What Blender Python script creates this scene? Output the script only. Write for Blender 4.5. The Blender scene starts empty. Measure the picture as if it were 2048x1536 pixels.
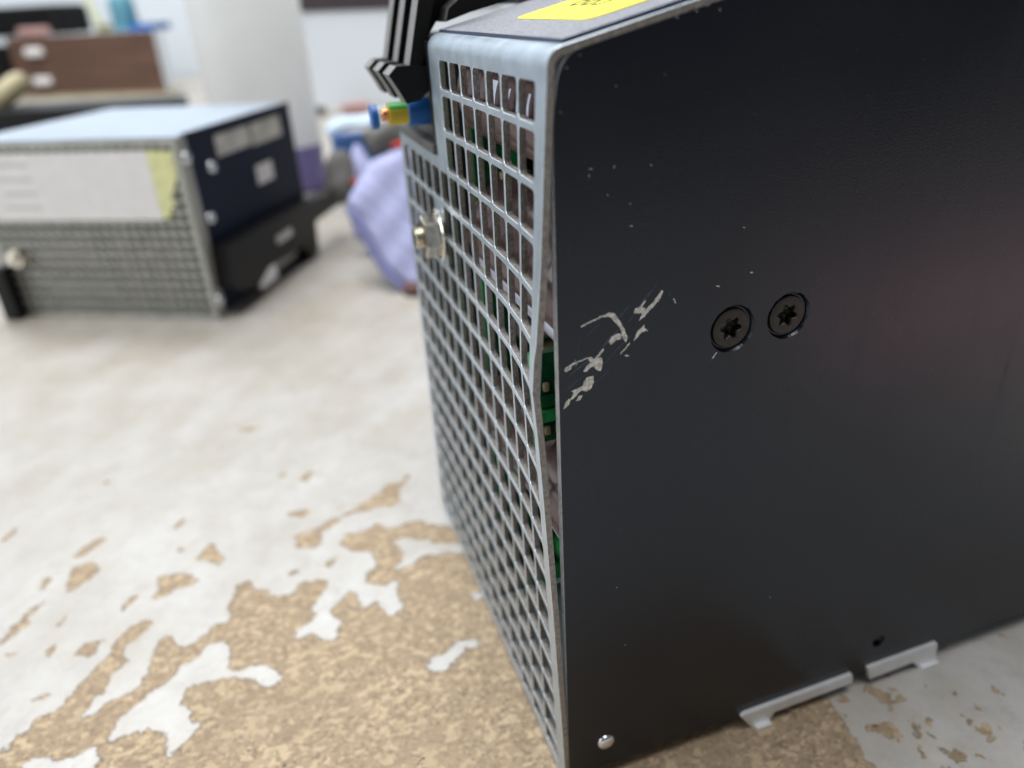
import bpy, bmesh, math, random
import numpy as np
from mathutils import Matrix, Vector
from mathutils.geometry import delaunay_2d_cdt

random.seed(7)
S = 0.008            # one grille pitch = 8 mm
ZT = -18.1           # table level in pitch units (z = 0 in the scene)
sc = bpy.context.scene
col = sc.collection


def W(x, y, z):
    return Vector((x * S, y * S, (z - ZT) * S))


# ------------------------------------------------------------------ camera
cam_d = bpy.data.cameras.new('camera')
cam = bpy.data.objects.new('camera', cam_d)
col.objects.link(cam)
sc.camera = cam
right = Vector((0.94594629, -0.32034017, -0.05067332))
up = Vector((0.18945559, 0.41898086, 0.88800992))
back = Vector((-0.2632341, -0.84961004, 0.45702362))
m = Matrix((right, up, back)).transposed().to_4x4()
m.translation = W(-4.66013677, -12.68365463, 1.02498575)
cam.matrix_world = m
cam_d.sensor_fit = 'HORIZONTAL'
cam_d.sensor_width = 36.0
cam_d.lens = 26.3988
cam_d.clip_start = 0.005
cam_d.clip_end = 50
cam_d.dof.use_dof = True
cam_d.dof.focus_distance = 16.2 * S
cam_d.dof.aperture_fstop = 10.6
cam_d.dof.aperture_blades = 0

# ------------------------------------------------------------------ world and lamps
world = bpy.data.worlds.new('World')
sc.world = world
world.use_nodes = True
bg = world.node_tree.nodes['Background']
bg.inputs['Color'].default_value = (0.86, 0.93, 1.0, 1)
bg.inputs['Strength'].default_value = 0.13


def area(name, loc, target, sx, sy, power, color):
    d = bpy.data.lights.new(name, 'AREA')
    d.shape = 'RECTANGLE'
    d.size = sx
    d.size_y = sy
    d.energy = power
    d.color = color
    o = bpy.data.objects.new(name, d)
    col.objects.link(o)
    o.location = loc
    o.rotation_euler = (Vector(target) - Vector(loc)).to_track_quat('-Z', 'Y').to_euler()
    return o


area('ceiling_lamp', (-0.25, 0.05, 1.9), (-0.1, 0.15, 0), 1.6, 0.7, 29, (0.98, 0.98, 0.985))
area('ceiling_lamp_rear', (-0.3, 1.35, 2.0), (0, 1.6, 0), 1.8, 0.6, 58, (0.94, 0.975, 1.0))
area('left_fill', (-1.7, 0.25, 0.75), (0.0, 0.1, 0.05), 1.1, 1.0, 17, (0.86, 0.94, 1.0))  # soft area lamp added at the left to brighten the front grille
sc.view_settings.view_transform = 'Standard'
sc.view_settings.look = 'None'
sc.view_settings.exposure = 0.0
sc.view_settings.gamma = 1.0
sc.view_settings.use_curve_mapping = False
sc.cycles.max_bounces = 8
sc.cycles.use_denoising = True

MAIN = [[-15.93,6.19],[-15.23,6.51],[-14.96,6.64],[-14.94,6.93],[-14.56,7.12],[-14.49,7.49],[-14.03,7.57],[-13.7,7.8],[-13.36,8.48],[-12.89,9.12],[-12.6,9.6],[-12.46,10.18],[-11.89,10.81],[-11.23,10.68],[-11.5,10.32],[-11.64,10.05],[-12.2,9.68],[-12.23,9.27],[-11.88,9.02],[-12.3,8.75],[-12.5,8.22],[-12.56,7.73],[-12.95,7.62],[-13.05,7.04],[-12.75,6.98],[-12.5,7.3],[-11.86,7.42],[-11.5,7.72],[-11.26,8.34],[-11.19,9.05],[-11.05,9.55],[-10.73,9.86],[-10.53,9.29],[-10.25,8.87],[-9.6,9.1],[-9.34,9.52],[-8.82,9.64],[-8.68,9.93],[-8.82,10.41],[-8.54,10.87],[-8.39,11.56],[-7.92,11.52],[-7.84,11.02],[-7.4,10.81],[-7.27,10.39],[-6.56,10.11],[-6.18,10.73],[-5.41,10.62],[-5.12,10.24],[-5.66,9.58],[-5.93,9.25],[-5.76,8.63],[-6.31,8.39],[-6.59,8.18],[-6.52,7.88],[-6.09,7.86],[-5.73,7.89],[-5.91,7.47],[-5.18,7.35],[-4.99,8.2],[-5.26,8.51],[-5.22,8.89],[-4.77,9.22],[-4.43,9.59],[-4.21,9.42],[-4.24,8.58],[-4.04,8.37],[-3.65,8.7],[-3.48,8.28],[-3.44,7.79],[-3.05,7.63],[-2.77,8.13],[-2.9,8.67],[-2.61,9.38],[-2.89,9.49],[-3.31,9.28],[-3.85,9.87],[-3.69,10.28],[-3.75,10.1],[-3.25,10.69],[-3.41,11.51],[-4.01,11.76],[-4.53,12.46],[-4.11,12.94],[-3.2,12.84],[-3.02,13.3],[-2.34,12.56],[-1.37,12.8],[-0.84,12.4],[-0.12,11.82],[0.78,11.07],[0.56,10.32],[-0.14,10.7],[-0.9,11.01],[-1.18,11.36],[-1.9,11.76],[-2.06,12.09],[-2.4,11.69],[-2.16,10.75],[-2.81,10.05],[-2.05,10.05],[-1.45,10.46],[-0.18,10.1],[1.29,9.37],[3.85,5.73],[7.38,1.88],[8.22,0.47],[8.43,-0.42],[8.32,-0.95],[8.28,-1.57],[8.25,-2.0],[8.02,-2.41],[8.03,-2.74],[8.32,-3.33],[6.75,-5.95],[-3.16,-4.43],[-17.28,1.75]]
ISL = [[[-12.06,6.5],[-11.69,6.77],[-11.2,7.26],[-10.58,7.51],[-10.38,8.0],[-9.81,8.21],[-9.5,8.62],[-9.25,8.86],[-8.64,8.4],[-8.77,7.8],[-8.77,7.44],[-8.61,7.16],[-7.89,7.16],[-7.35,6.89],[-7.09,6.43],[-7.11,6.06],[-7.67,6.11],[-7.86,6.52],[-8.67,6.94],[-9.57,7.08],[-10.13,6.91],[-10.18,6.5],[-9.82,5.95],[-9.88,5.66],[-9.52,5.33],[-9.99,4.89],[-10.39,4.44],[-10.52,4.72],[-10.54,5.48],[-11.11,5.79],[-11.86,5.75],[-12.11,5.64],[-12.31,5.83],[-12.0,6.19]],[[-14.58,5.68],[-14.26,5.97],[-13.71,5.79],[-13.61,5.58],[-13.04,5.54],[-12.66,5.76],[-12.34,5.5],[-12.35,5.1],[-12.45,4.79],[-13.55,4.63]],[[-2.7,4.89],[-2.37,5.34],[-2.01,5.38],[-1.49,5.66],[-1.08,5.71],[-0.4,5.45],[-0.69,5.25],[-1.21,5.25],[-1.66,5.02],[-2.04,4.71]],[[-0.43,7.74],[-0.15,7.99],[0.16,7.34],[-0.24,7.36]],[[8.51,-1.39],[9.16,-1.46],[8.42,-2.4],[8.16,-2.3]]]
SPOT = [[[-6.4,13.6],[-5.77,13.69],[-5.1,13.87],[-4.86,14.17],[-4.2,14.27],[-3.3,14.8],[-2.36,15.33],[-1.9,15.88],[-1.39,15.79],[-0.78,16.44],[-0.93,15.94],[-1.49,15.29],[-1.67,14.4],[-2.04,14.16],[-2.67,14.42],[-2.97,14.25],[-3.63,14.44],[-4.35,13.96],[-5.03,13.59],[-5.21,12.78],[-5.61,12.57],[-6.12,12.95],[-6.05,13.36]],[[-6.32,15.55],[-6.11,15.36],[-5.46,15.34],[-5.42,15.08],[-5.67,14.79],[-6.19,15.05]],[[-5.59,17.79],[-5.25,18.33],[-4.94,18.43],[-5.11,17.92],[-5.37,17.58]],[[-6.59,18.55],[-6.35,18.74],[-6.25,18.41],[-6.49,18.34]],[[-5.17,11.32],[-4.83,11.67],[-4.6,11.66],[-4.88,11.28],[-5.14,11.14]],[[-6.57,11.33],[-6.29,11.53],[-6.12,11.46],[-6.31,11.22]],[[-14.76,15.81],[-14.52,16.15],[-13.82,16.76],[-13.6,16.57],[-13.93,16.08],[-14.45,15.68]],[[-14.64,13.67],[-14.59,15.07],[-13.98,15.07],[-13.52,14.47],[-14.08,13.83],[-14.47,13.45]],[[-11.37,11.91],[-11.23,12.53],[-11.37,13.12],[-10.37,13.04],[-9.87,12.44],[-10.05,12.13],[-10.65,12.14],[-11.23,11.85]],[[-9.96,13.69],[-9.44,14.6],[-8.93,13.35],[-9.07,13.0]],[[-10.98,16.14],[-10.89,16.39],[-10.5,16.96],[-10.53,16.53],[-10.77,16.1]],[[-10.69,14.58],[-10.39,14.59],[-10.43,14.39],[-10.63,14.38]],[[-12.54,11.66],[-12.41,12.04],[-11.92,12.58],[-11.98,12.23],[-12.37,11.66]],[[-15.6,14.06],[-15.68,14.71],[-15.42,14.76],[-15.29,14.55],[-15.48,14.08]],[[-8.34,23.68],[-7.69,23.89],[-7.24,23.63],[-7.64,23.44]],[[-14.31,21.27],[-14.04,21.38],[-13.89,21.03],[-14.11,21.01]],[[-17.88,18.01],[-17.71,18.54],[-17.44,18.9],[-17.38,18.64],[-17.62,18.13],[-17.83,17.81]],[[-16.4,11.59],[-16.28,12.13],[-15.91,12.53],[-15.8,13.04],[-15.37,13.31],[-15.38,13.09],[-15.72,12.66],[-15.54,12.18],[-16.05,11.84],[-16.33,11.44]],[[-13.83,10.02],[-13.4,10.41],[-12.85,10.32],[-13.29,9.62]],[[-14.79,10.21],[-14.67,10.66],[-14.47,10.71],[-14.49,10.34],[-14.7,10.18]],[[-14.74,11.53],[-14.61,11.94],[-14.41,12.28],[-14.41,12.0],[-14.62,11.54]],[[-14.86,8.26],[-14.56,8.4],[-14.07,8.4],[-14.38,8.28]],[[-16.14,10.8],[-16.01,10.9],[-15.8,10.89],[-15.88,10.7]],[[9.61,-0.38],[9.9,-0.6],[10.2,-1.02],[10.24,-1.44],[10.03,-1.41],[9.81,-1.08],[9.62,-0.7]],[[9.23,-1.68],[9.44,-1.85],[9.39,-2.2],[9.2,-2.4],[9.09,-2.18]],[[10.11,-1.92],[10.25,-2.02],[10.13,-2.44],[9.93,-2.64],[9.86,-2.34]],[[12.04,-1.58],[12.14,-1.72],[11.88,-1.93],[11.85,-1.81]],[[10.18,-3.17],[10.57,-3.14],[10.7,-3.37],[10.38,-3.67],[10.15,-3.45]],[[10.23,-2.62],[10.36,-2.8],[10.37,-3.07],[10.21,-3.05]],[[11.55,-2.43],[11.64,-2.65],[11.54,-2.75],[11.44,-2.57]],[[9.58,-2.85],[9.72,-2.99],[9.63,-3.13],[9.5,-3.04]],[[12.32,-2.87],[12.38,-2.98],[12.27,-3.08],[12.24,-2.98]],[[11.46,-3.09],[11.86,-3.24],[11.78,-3.34],[11.42,-3.21]]]
SCR = [[[0.165,-6.328],[0.205,-6.193],[0.295,-6.114],[0.31,-6.183],[0.277,-6.259]],[[0.31,-6.167],[0.391,-6.002],[0.335,-5.957],[0.455,-5.934],[0.581,-5.902],[0.614,-5.804],[0.677,-5.72],[0.82,-5.717],[0.829,-5.85],[0.755,-5.999],[0.65,-6.032],[0.565,-5.984],[0.492,-6.024],[0.421,-6.108]],[[0.436,-6.211],[0.485,-6.106],[0.58,-6.1],[0.531,-6.199]],[[0.6,-5.575],[0.679,-5.463],[0.757,-5.415],[0.695,-5.3],[0.773,-5.291],[0.82,-5.364],[0.93,-5.258],[1.03,-5.161],[1.039,-5.201],[0.905,-5.342],[0.993,-5.35],[1.019,-5.467],[0.978,-5.637],[0.883,-5.601],[0.835,-5.511],[0.741,-5.523],[0.678,-5.597]],[[0.189,-5.458],[0.276,-5.422],[0.353,-5.419],[0.337,-5.473],[0.228,-5.523]],[[1.148,-5.049],[1.21,-4.935],[1.366,-4.903],[1.43,-4.946],[1.406,-5.035],[1.305,-5.032],[1.196,-5.121]],[[0.989,-4.481],[1.142,-4.427],[1.272,-4.471],[1.323,-4.562],[1.394,-4.676],[1.492,-4.864],[1.549,-5.031],[1.513,-5.125],[1.437,-4.994],[1.39,-4.798],[1.285,-4.677],[1.221,-4.583],[1.143,-4.509],[1.02,-4.508]],[[0.556,-4.599],[0.775,-4.527],[0.989,-4.466],[0.995,-4.494],[0.781,-4.562],[0.568,-4.632]],[[1.673,-4.527],[1.702,-4.441],[1.796,-4.427],[1.918,-4.296],[1.926,-4.334],[1.844,-4.45],[1.924,-4.464],[1.864,-4.56],[1.737,-4.553]],[[1.789,-4.717],[1.863,-4.545],[2.049,-4.409],[2.171,-4.278],[2.261,-4.158],[2.301,-4.195],[2.237,-4.326],[2.115,-4.457],[1.991,-4.552],[1.914,-4.646]],[[1.682,-5.126],[1.773,-4.916],[1.873,-4.856],[1.91,-4.81],[1.913,-4.885],[1.999,-4.964],[1.861,-4.963],[1.768,-5.072]],[[1.389,-5.349],[1.499,-5.243],[1.599,-5.141],[1.606,-5.162],[1.516,-5.265],[1.406,-5.368]],[[1.486,-5.407],[1.541,-5.395],[1.6,-5.429],[1.542,-5.444]],[[4.232,-4.111],[4.282,-4.104],[4.319,-4.128],[4.275,-4.137]],[[2.522,-4.374],[2.541,-4.371],[2.592,-4.478],[2.573,-4.487]],[[3.473,-4.275],[3.522,-4.268],[3.568,-4.297],[3.515,-4.301]],[[3.508,-5.868],[3.598,-5.768],[3.625,-5.756],[3.554,-5.871]],[[0.408,-5.281],[0.478,-5.358],[0.43,-5.444],[0.462,-5.355]],[[0.214,-5.431],[0.4,-5.343],[0.711,-5.294],[0.717,-5.311],[0.431,-5.374],[0.244,-5.463]],[[0.315,-0.031],[0.339,-0.024],[0.385,-0.034],[0.364,-0.044]],[[0.216,-0.707],[0.226,-0.688],[0.243,-0.703],[0.235,-0.728]],[[0.711,-1.681],[0.751,-1.675],[0.825,-1.691],[0.791,-1.7]],[[1.202,-1.702],[1.212,-1.668],[1.231,-1.695],[1.223,-1.738]],[[0.728,-1.803],[0.736,-1.761],[0.751,-1.792],[0.744,-1.847]],[[1.901,-1.745],[1.929,-1.737],[1.981,-1.75],[1.957,-1.761]],[[1.522,-2.796],[1.557,-2.787],[1.623,-2.805],[1.593,-2.819]],[[1.076,-2.175],[1.09,-2.163],[1.115,-2.176],[1.103,-2.193]],[[3.959,-3.157],[3.99,-3.149],[4.05,-3.166],[4.024,-3.179]],[[1.382,-11.405],[1.396,-11.386],[1.423,-11.412],[1.411,-11.44]],[[2.654,0.673],[2.679,0.687],[2.729,0.674],[2.708,0.656]],[[2.836,0.753],[2.875,0.762],[2.95,0.751],[2.917,0.738]],[[3.125,0.664],[3.132,0.693],[3.153,0.671],[3.147,0.632]],[[2.313,0.595],[2.324,0.617],[2.35,0.6],[2.34,0.571]],[[1.222,-0.376],[1.232,-0.361],[1.251,-0.374],[1.243,-0.393]],[[2.136,-0.274],[2.146,-0.263],[2.165,-0.273],[2.157,-0.287]],[[1.513,-2.391],[1.533,-2.385],[1.573,-2.396],[1.555,-2.405]],[[0.571,0.145],[0.584,0.155],[0.606,0.146],[0.596,0.132]],[[1.644,-13.359],[1.656,-13.342],[1.68,-13.366],[1.67,-13.391]],[[5.83,-13.266],[5.842,-13.248],[5.871,-13.274],[5.862,-13.3]]]


# ------------------------------------------------------------------ materials
def mat(name, color, rough=0.5, metal=0.0, spec=0.5, var=0.0, vscale=200.0, bump=0.0, bscale=900.0,
        coat=0.0, stretch=None, var2=None):
    """Principled material with a little procedural colour variation and relief."""
    m = bpy.data.materials.new(name)
    m.use_nodes = True
    nt = m.node_tree
    b = nt.nodes['Principled BSDF']
    b.inputs['Base Color'].default_value = (*color, 1)
    b.inputs['Roughness'].default_value = rough
    b.inputs['Metallic'].default_value = metal
    b.inputs['Specular IOR Level'].default_value = spec
    b.inputs['Coat Weight'].default_value = coat
    tc = nt.nodes.new('ShaderNodeTexCoord')
    src = tc.outputs['Object']
    if stretch:
        mp = nt.nodes.new('ShaderNodeMapping')
        mp.inputs['Scale'].default_value = stretch
        nt.links.new(src, mp.inputs['Vector'])
        src = mp.outputs['Vector']
    if var > 0:
        n = nt.nodes.new('ShaderNodeTexNoise')
        n.inputs['Scale'].default_value = vscale
        n.inputs['Detail'].default_value = 5
        nt.links.new(src, n.inputs['Vector'])
        r = nt.nodes.new('ShaderNodeValToRGB')
        c2 = var2 or tuple(c * (1 - var) for c in color)
        c3 = tuple(min(1, c * (1 + var)) for c in color)
        r.color_ramp.elements[0].position = 0.3
        r.color_ramp.elements[1].position = 0.7
        r.color_ramp.elements[0].color = (*c2, 1)
        r.color_ramp.elements[1].color = (*c3, 1)
        nt.links.new(n.outputs['Fac'], r.inputs['Fac'])
        nt.links.new(r.outputs['Color'], b.inputs['Base Color'])
        mr = nt.nodes.new('ShaderNodeMapRange')
        mr.inputs['To Min'].default_value = max(0, rough - 0.08)
        mr.inputs['To Max'].default_value = min(1, rough + 0.08)
        nt.links.new(n.outputs['Fac'], mr.inputs['Value'])
        nt.links.new(mr.outputs['Result'], b.inputs['Roughness'])
    if bump > 0:
        n2 = nt.nodes.new('ShaderNodeTexNoise')
        n2.inputs['Scale'].default_value = bscale
        n2.inputs['Detail'].default_value = 4
        nt.links.new(src, n2.inputs['Vector'])
        bp = nt.nodes.new('ShaderNodeBump')
        bp.inputs['Strength'].default_value = bump
        bp.inputs['Distance'].default_value = 0.0003
        nt.links.new(n2.outputs['Fac'], bp.inputs['Height'])
        nt.links.new(bp.outputs['Normal'], b.inputs['Normal'])
    return m


ZINC = mat('galvanised_steel', (0.43, 0.50, 0.57), 0.36, 0.6, var=0.12, vscale=260, bump=0.10, bscale=1500)
GLINT = mat('painted_edge_glint', (0.66, 0.73, 0.80), 0.34, 0.6, var=0.15, vscale=900)  # paler steel colour paints a glint along the chamfered edges
CUT = mat('raw_cut_edge', (0.29, 0.265, 0.24), 0.5, 0.45, var=0.3, vscale=1500, bump=0.6, bscale=2500)
EDGE = mat('bright_sheet_edge', (0.90, 0.88, 0.84), 0.4, 0.15, var=0.25, vscale=1200, bump=0.4, bscale=2500)
TOPM = mat('grained_top_sheet', (0.29, 0.29, 0.32), 0.45, 0.5, var=0.4, vscale=1900, bump=0.9, bscale=2400)
TOPE = mat('dark_blue_sheet_edge', (0.035, 0.05, 0.10), 0.4)
BLACK = mat('satin_black_enamel', (0.0030, 0.0038, 0.0085), 0.26, 0.0, 0.52, bump=0.10, bscale=2600)


def dusty(m):
    """uneven gloss from handling, hairline rubs and a sprinkle of dust on the enamel"""
    nt = m.node_tree
    N, L = nt.nodes, nt.links
    b = N['Principled BSDF']
    tc = N.new('ShaderNodeTexCoord')

    def noise(scale, detail, stretch=None, rot=0.0):
        v = tc.outputs['Object']
        if stretch:
            mp = N.new('ShaderNodeMapping')
            mp.inputs['Rotation'].default_value = (0, rot, 0)
            mp.inputs['Scale'].default_value = stretch
            L.new(v, mp.inputs['Vector'])
            v = mp.outputs['Vector']
        n = N.new('ShaderNodeTexNoise')
        n.inputs['Scale'].default_value = scale
        n.inputs['Detail'].default_value = detail
        L.new(v, n.inputs['Vector'])
        return n.outputs['Fac']

    def rng(v, a, c, lo, hi):
        n = N.new('ShaderNodeMapRange')
        n.inputs['From Min'].default_value = a
        n.inputs['From Max'].default_value = c
        n.inputs['To Min'].default_value = lo
        n.inputs['To Max'].default_value = hi
        L.new(v, n.inputs['Value'])
        return n.outputs[0]

    def add(a, c):
        n = N.new('ShaderNodeMath')
        L.new(a, n.inputs[0])
        L.new(c, n.inputs[1])
        return n.outputs[0]
    rub = rng(noise(240, 3, (1, 1, 0.06), 0.6), 0.60, 0.72, 0, 0.07)
    smear = rng(noise(28, 6), 0.35, 0.70, 0.25, 0.37)
    L.new(add(smear, rub), b.inputs['Roughness'])
    dust = rng(noise(2600, 2), 0.735, 0.78, 0, 0.30)
    film = rng(noise(40, 5), 0.5, 0.8, 0, 0.006)
    mx = N.new('ShaderNodeMix')
    mx.data_type = 'RGBA'
    L.new(add(dust, film), mx.inputs[0])
    mx.inputs[6].default_value = b.inputs['Base Color'].default_value
    mx.inputs[7].default_value = (0.32, 0.32, 0.33, 1)
    L.new(mx.outputs[2], b.inputs['Base Color'])
    b.inputs['Specular Tint'].default_value = (0.82, 0.90, 1.0, 1)


dusty(BLACK)
SCREW = mat('blackened_screw_steel', (0.045, 0.042, 0.036), 0.42, 0.7, var=0.25, vscale=900)
DARKIN = mat('dark_interior_steel', (0.03, 0.03, 0.032), 0.6, 0.2)
SCRATCH = mat('scraped_metal', (0.70, 0.67, 0.63), 0.42, 0.35, var=0.45, vscale=1500, bump=1.0, bscale=2500)
SCUFF = mat('bluish_scuff', (0.035, 0.055, 0.085), 0.4, 0.2, var=0.6, vscale=1200)
PCB = mat('green_circuit_board', (0.006, 0.085, 0.028), 0.35, 0.0, 0.5, var=0.5, vscale=400)
PCBL = mat('green_board_edge', (0.035, 0.42, 0.12), 0.5, var=0.25, vscale=600)
PCBD = mat('deep_green_solder_mask', (0.008, 0.13, 0.04), 0.35, var=0.3, vscale=500)
PAD = mat('tan_component_body', (0.45, 0.36, 0.22), 0.5, var=0.2, vscale=700)
CAP = mat('brown_capacitor_sleeve', (0.105, 0.058, 0.055), 0.28, 0.0, 0.5, var=0.12, vscale=200)
CAPW = mat('white_sleeve_print', (0.74, 0.75, 0.90), 0.4)
CAPP = mat('brown_sleeve_print', (0.10, 0.055, 0.05), 0.4)
PLASTIC = mat('black_plastic', (0.007, 0.007, 0.0075), 0.45, 0, 0.22, var=0.2, vscale=400, bump=0.2, bscale=1500)
GREYP = mat('grey_plastic_and_sheen', (0.20, 0.19, 0.185), 0.5, var=0.15, vscale=500)  # also serves as the sheen painted on the lever ribs and hooks
DGREY = mat('dark_grey_plastic', (0.10, 0.098, 0.094), 0.55, var=0.2, vscale=300)
YELLOW = mat('yellow_sticker_paper', (0.90, 0.80, 0.07), 0.5, var=0.04, vscale=300)
INK = mat('dark_green_ink', (0.12, 0.16, 0.01), 0.6)
BLUE = mat('blue_plastic', (0.02, 0.13, 0.42), 0.35, var=0.1, vscale=200)
WYEL = mat('yellow_wire_insulation', (0.62, 0.46, 0.03), 0.35, var=0.1, vscale=200)
WGRN = mat('green_wire_insulation', (0.03, 0.34, 0.04), 0.35, var=0.1, vscale=200)
COPPER = mat('bare_copper', (0.85, 0.38, 0.18), 0.25, 0.9, var=0.2, vscale=800)
GOLD = mat('yellow_zinc_plating', (0.78, 0.74, 0.65), 0.2, 0.95, var=0.2, vscale=500)
WHITEM = mat('white_bracket_steel', (0.82, 0.82, 0.83), 0.35, 0.3, var=0.08, vscale=200)
SHINY = mat('shiny_rivet_steel', (0.8, 0.82, 0.86), 0.2, 0.95)
NAVY = mat('navy_enamel', (0.007, 0.014, 0.036), 0.45, 0, 0.12, var=0.2, vscale=60)
LABEL = mat('white_label_paper', (0.84, 0.81, 0.80), 0.6, var=0.04, vscale=120)
LABELG = mat('grey_label_foil', (0.55, 0.54, 0.50), 0.35, 0.2, var=0.3, vscale=140)
PALEY = mat('pale_yellow_sticker', (0.80, 0.79, 0.40), 0.6, var=0.12, vscale=150)
PRINT = mat('grey_label_print', (0.56, 0.54, 0.54), 0.6)
ZINC2 = mat('dull_zinc_sheet', (0.42, 0.42, 0.38), 0.5, 0.4, var=0.15, vscale=150)
TOP2 = mat('pale_grey_lid', (0.40, 0.46, 0.54), 0.35, 0.3, var=0.08, vscale=30)
OLIVE = mat('olive_inner_parts', (0.30, 0.27, 0.16), 0.6, var=0.3, vscale=120)
JUG = mat('milky_plastic', (0.92, 0.92, 0.91), 0.35, var=0.03, vscale=20)
LIQ = mat('purple_liquid_behind_plastic', (0.40, 0.34, 0.62), 0.35, var=0.06, vscale=30)
LAV = mat('lavender_knit', (0.50, 0.52, 0.80), 0.85, var=0.05, vscale=60, bump=1.0, bscale=500, stretch=(4, 1, 1))
LAVD = mat('knit_fold_shade', (0.24, 0.25, 0.48), 0.85, var=0.1, vscale=80)  # darker knit colour for the shade painted along the glove fold
GCOAT = mat('grey_rubber_coating', (0.14, 0.135, 0.125), 0.7, var=0.2, vscale=120, bump=0.8, bscale=700)
RED = mat('red_hem', (0.62, 0.05, 0.03), 0.7, var=0.1, vscale=200)
CLOTHB = mat('pale_blue_cloth', (0.62, 0.75, 0.90), 0.8, var=0.08, vscale=50)
BLUEB = mat('blue_cardboard', (0.05, 0.15, 0.42), 0.6, var=0.1, vscale=40)
WOOD = mat('brown_laminate', (0.12, 0.062, 0.042), 0.5, var=0.25, vscale=10, stretch=(1, 1, 6))
WOODL = mat('pale_wood', (0.42, 0.36, 0.22), 0.6, var=0.2, vscale=15)
WHITEP = mat('white_painted_board', (0.74, 0.79, 0.84), 0.5, var=0.03, vscale=5)
DKTRIM = mat('dark_trim', (0.05, 0.035, 0.04), 0.5, var=0.1, vscale=20)
CYANP = mat('cyan_plastic', (0.10, 0.28, 0.36), 0.4, var=0.1, vscale=30)
PINKP = mat('pinkish_cardboard', (0.45, 0.27, 0.25), 0.7, var=0.1, vscale=30)
SHEENTOWEL = mat('added_towel_red', (0.95, 0.58, 0.57), 0.9, var=0.1, vscale=40, bump=0.8, bscale=500)  # for the added towel that makes the pink sheen in the panel
BROWNR = mat('red_brown_rubber', (0.13, 0.06, 0.05), 0.7, var=0.2, vscale=60)


def translucent(m, amount):
    nt = m.node_tree
    b = nt.nodes['Principled BSDF']
    t = nt.nodes.new('ShaderNodeBsdfTranslucent')
    c = b.inputs['Base Color']
    if c.links:
        nt.links.new(c.links[0].from_socket, t.inputs['Color'])
    mx = nt.nodes.new('ShaderNodeMixShader')
    mx.inputs[0].default_value = amount
    nt.links.new(b.outputs[0], mx.inputs[1])
    nt.links.new(t.outputs[0], mx.inputs[2])
    nt.links.new(mx.outputs[0], nt.nodes['Material Output'].inputs['Surface'])


translucent(JUG, 0.62)
translucent(LIQ, 0.4)


STREAK = 55      # wear runs along this direction on the bench (degrees)


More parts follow.
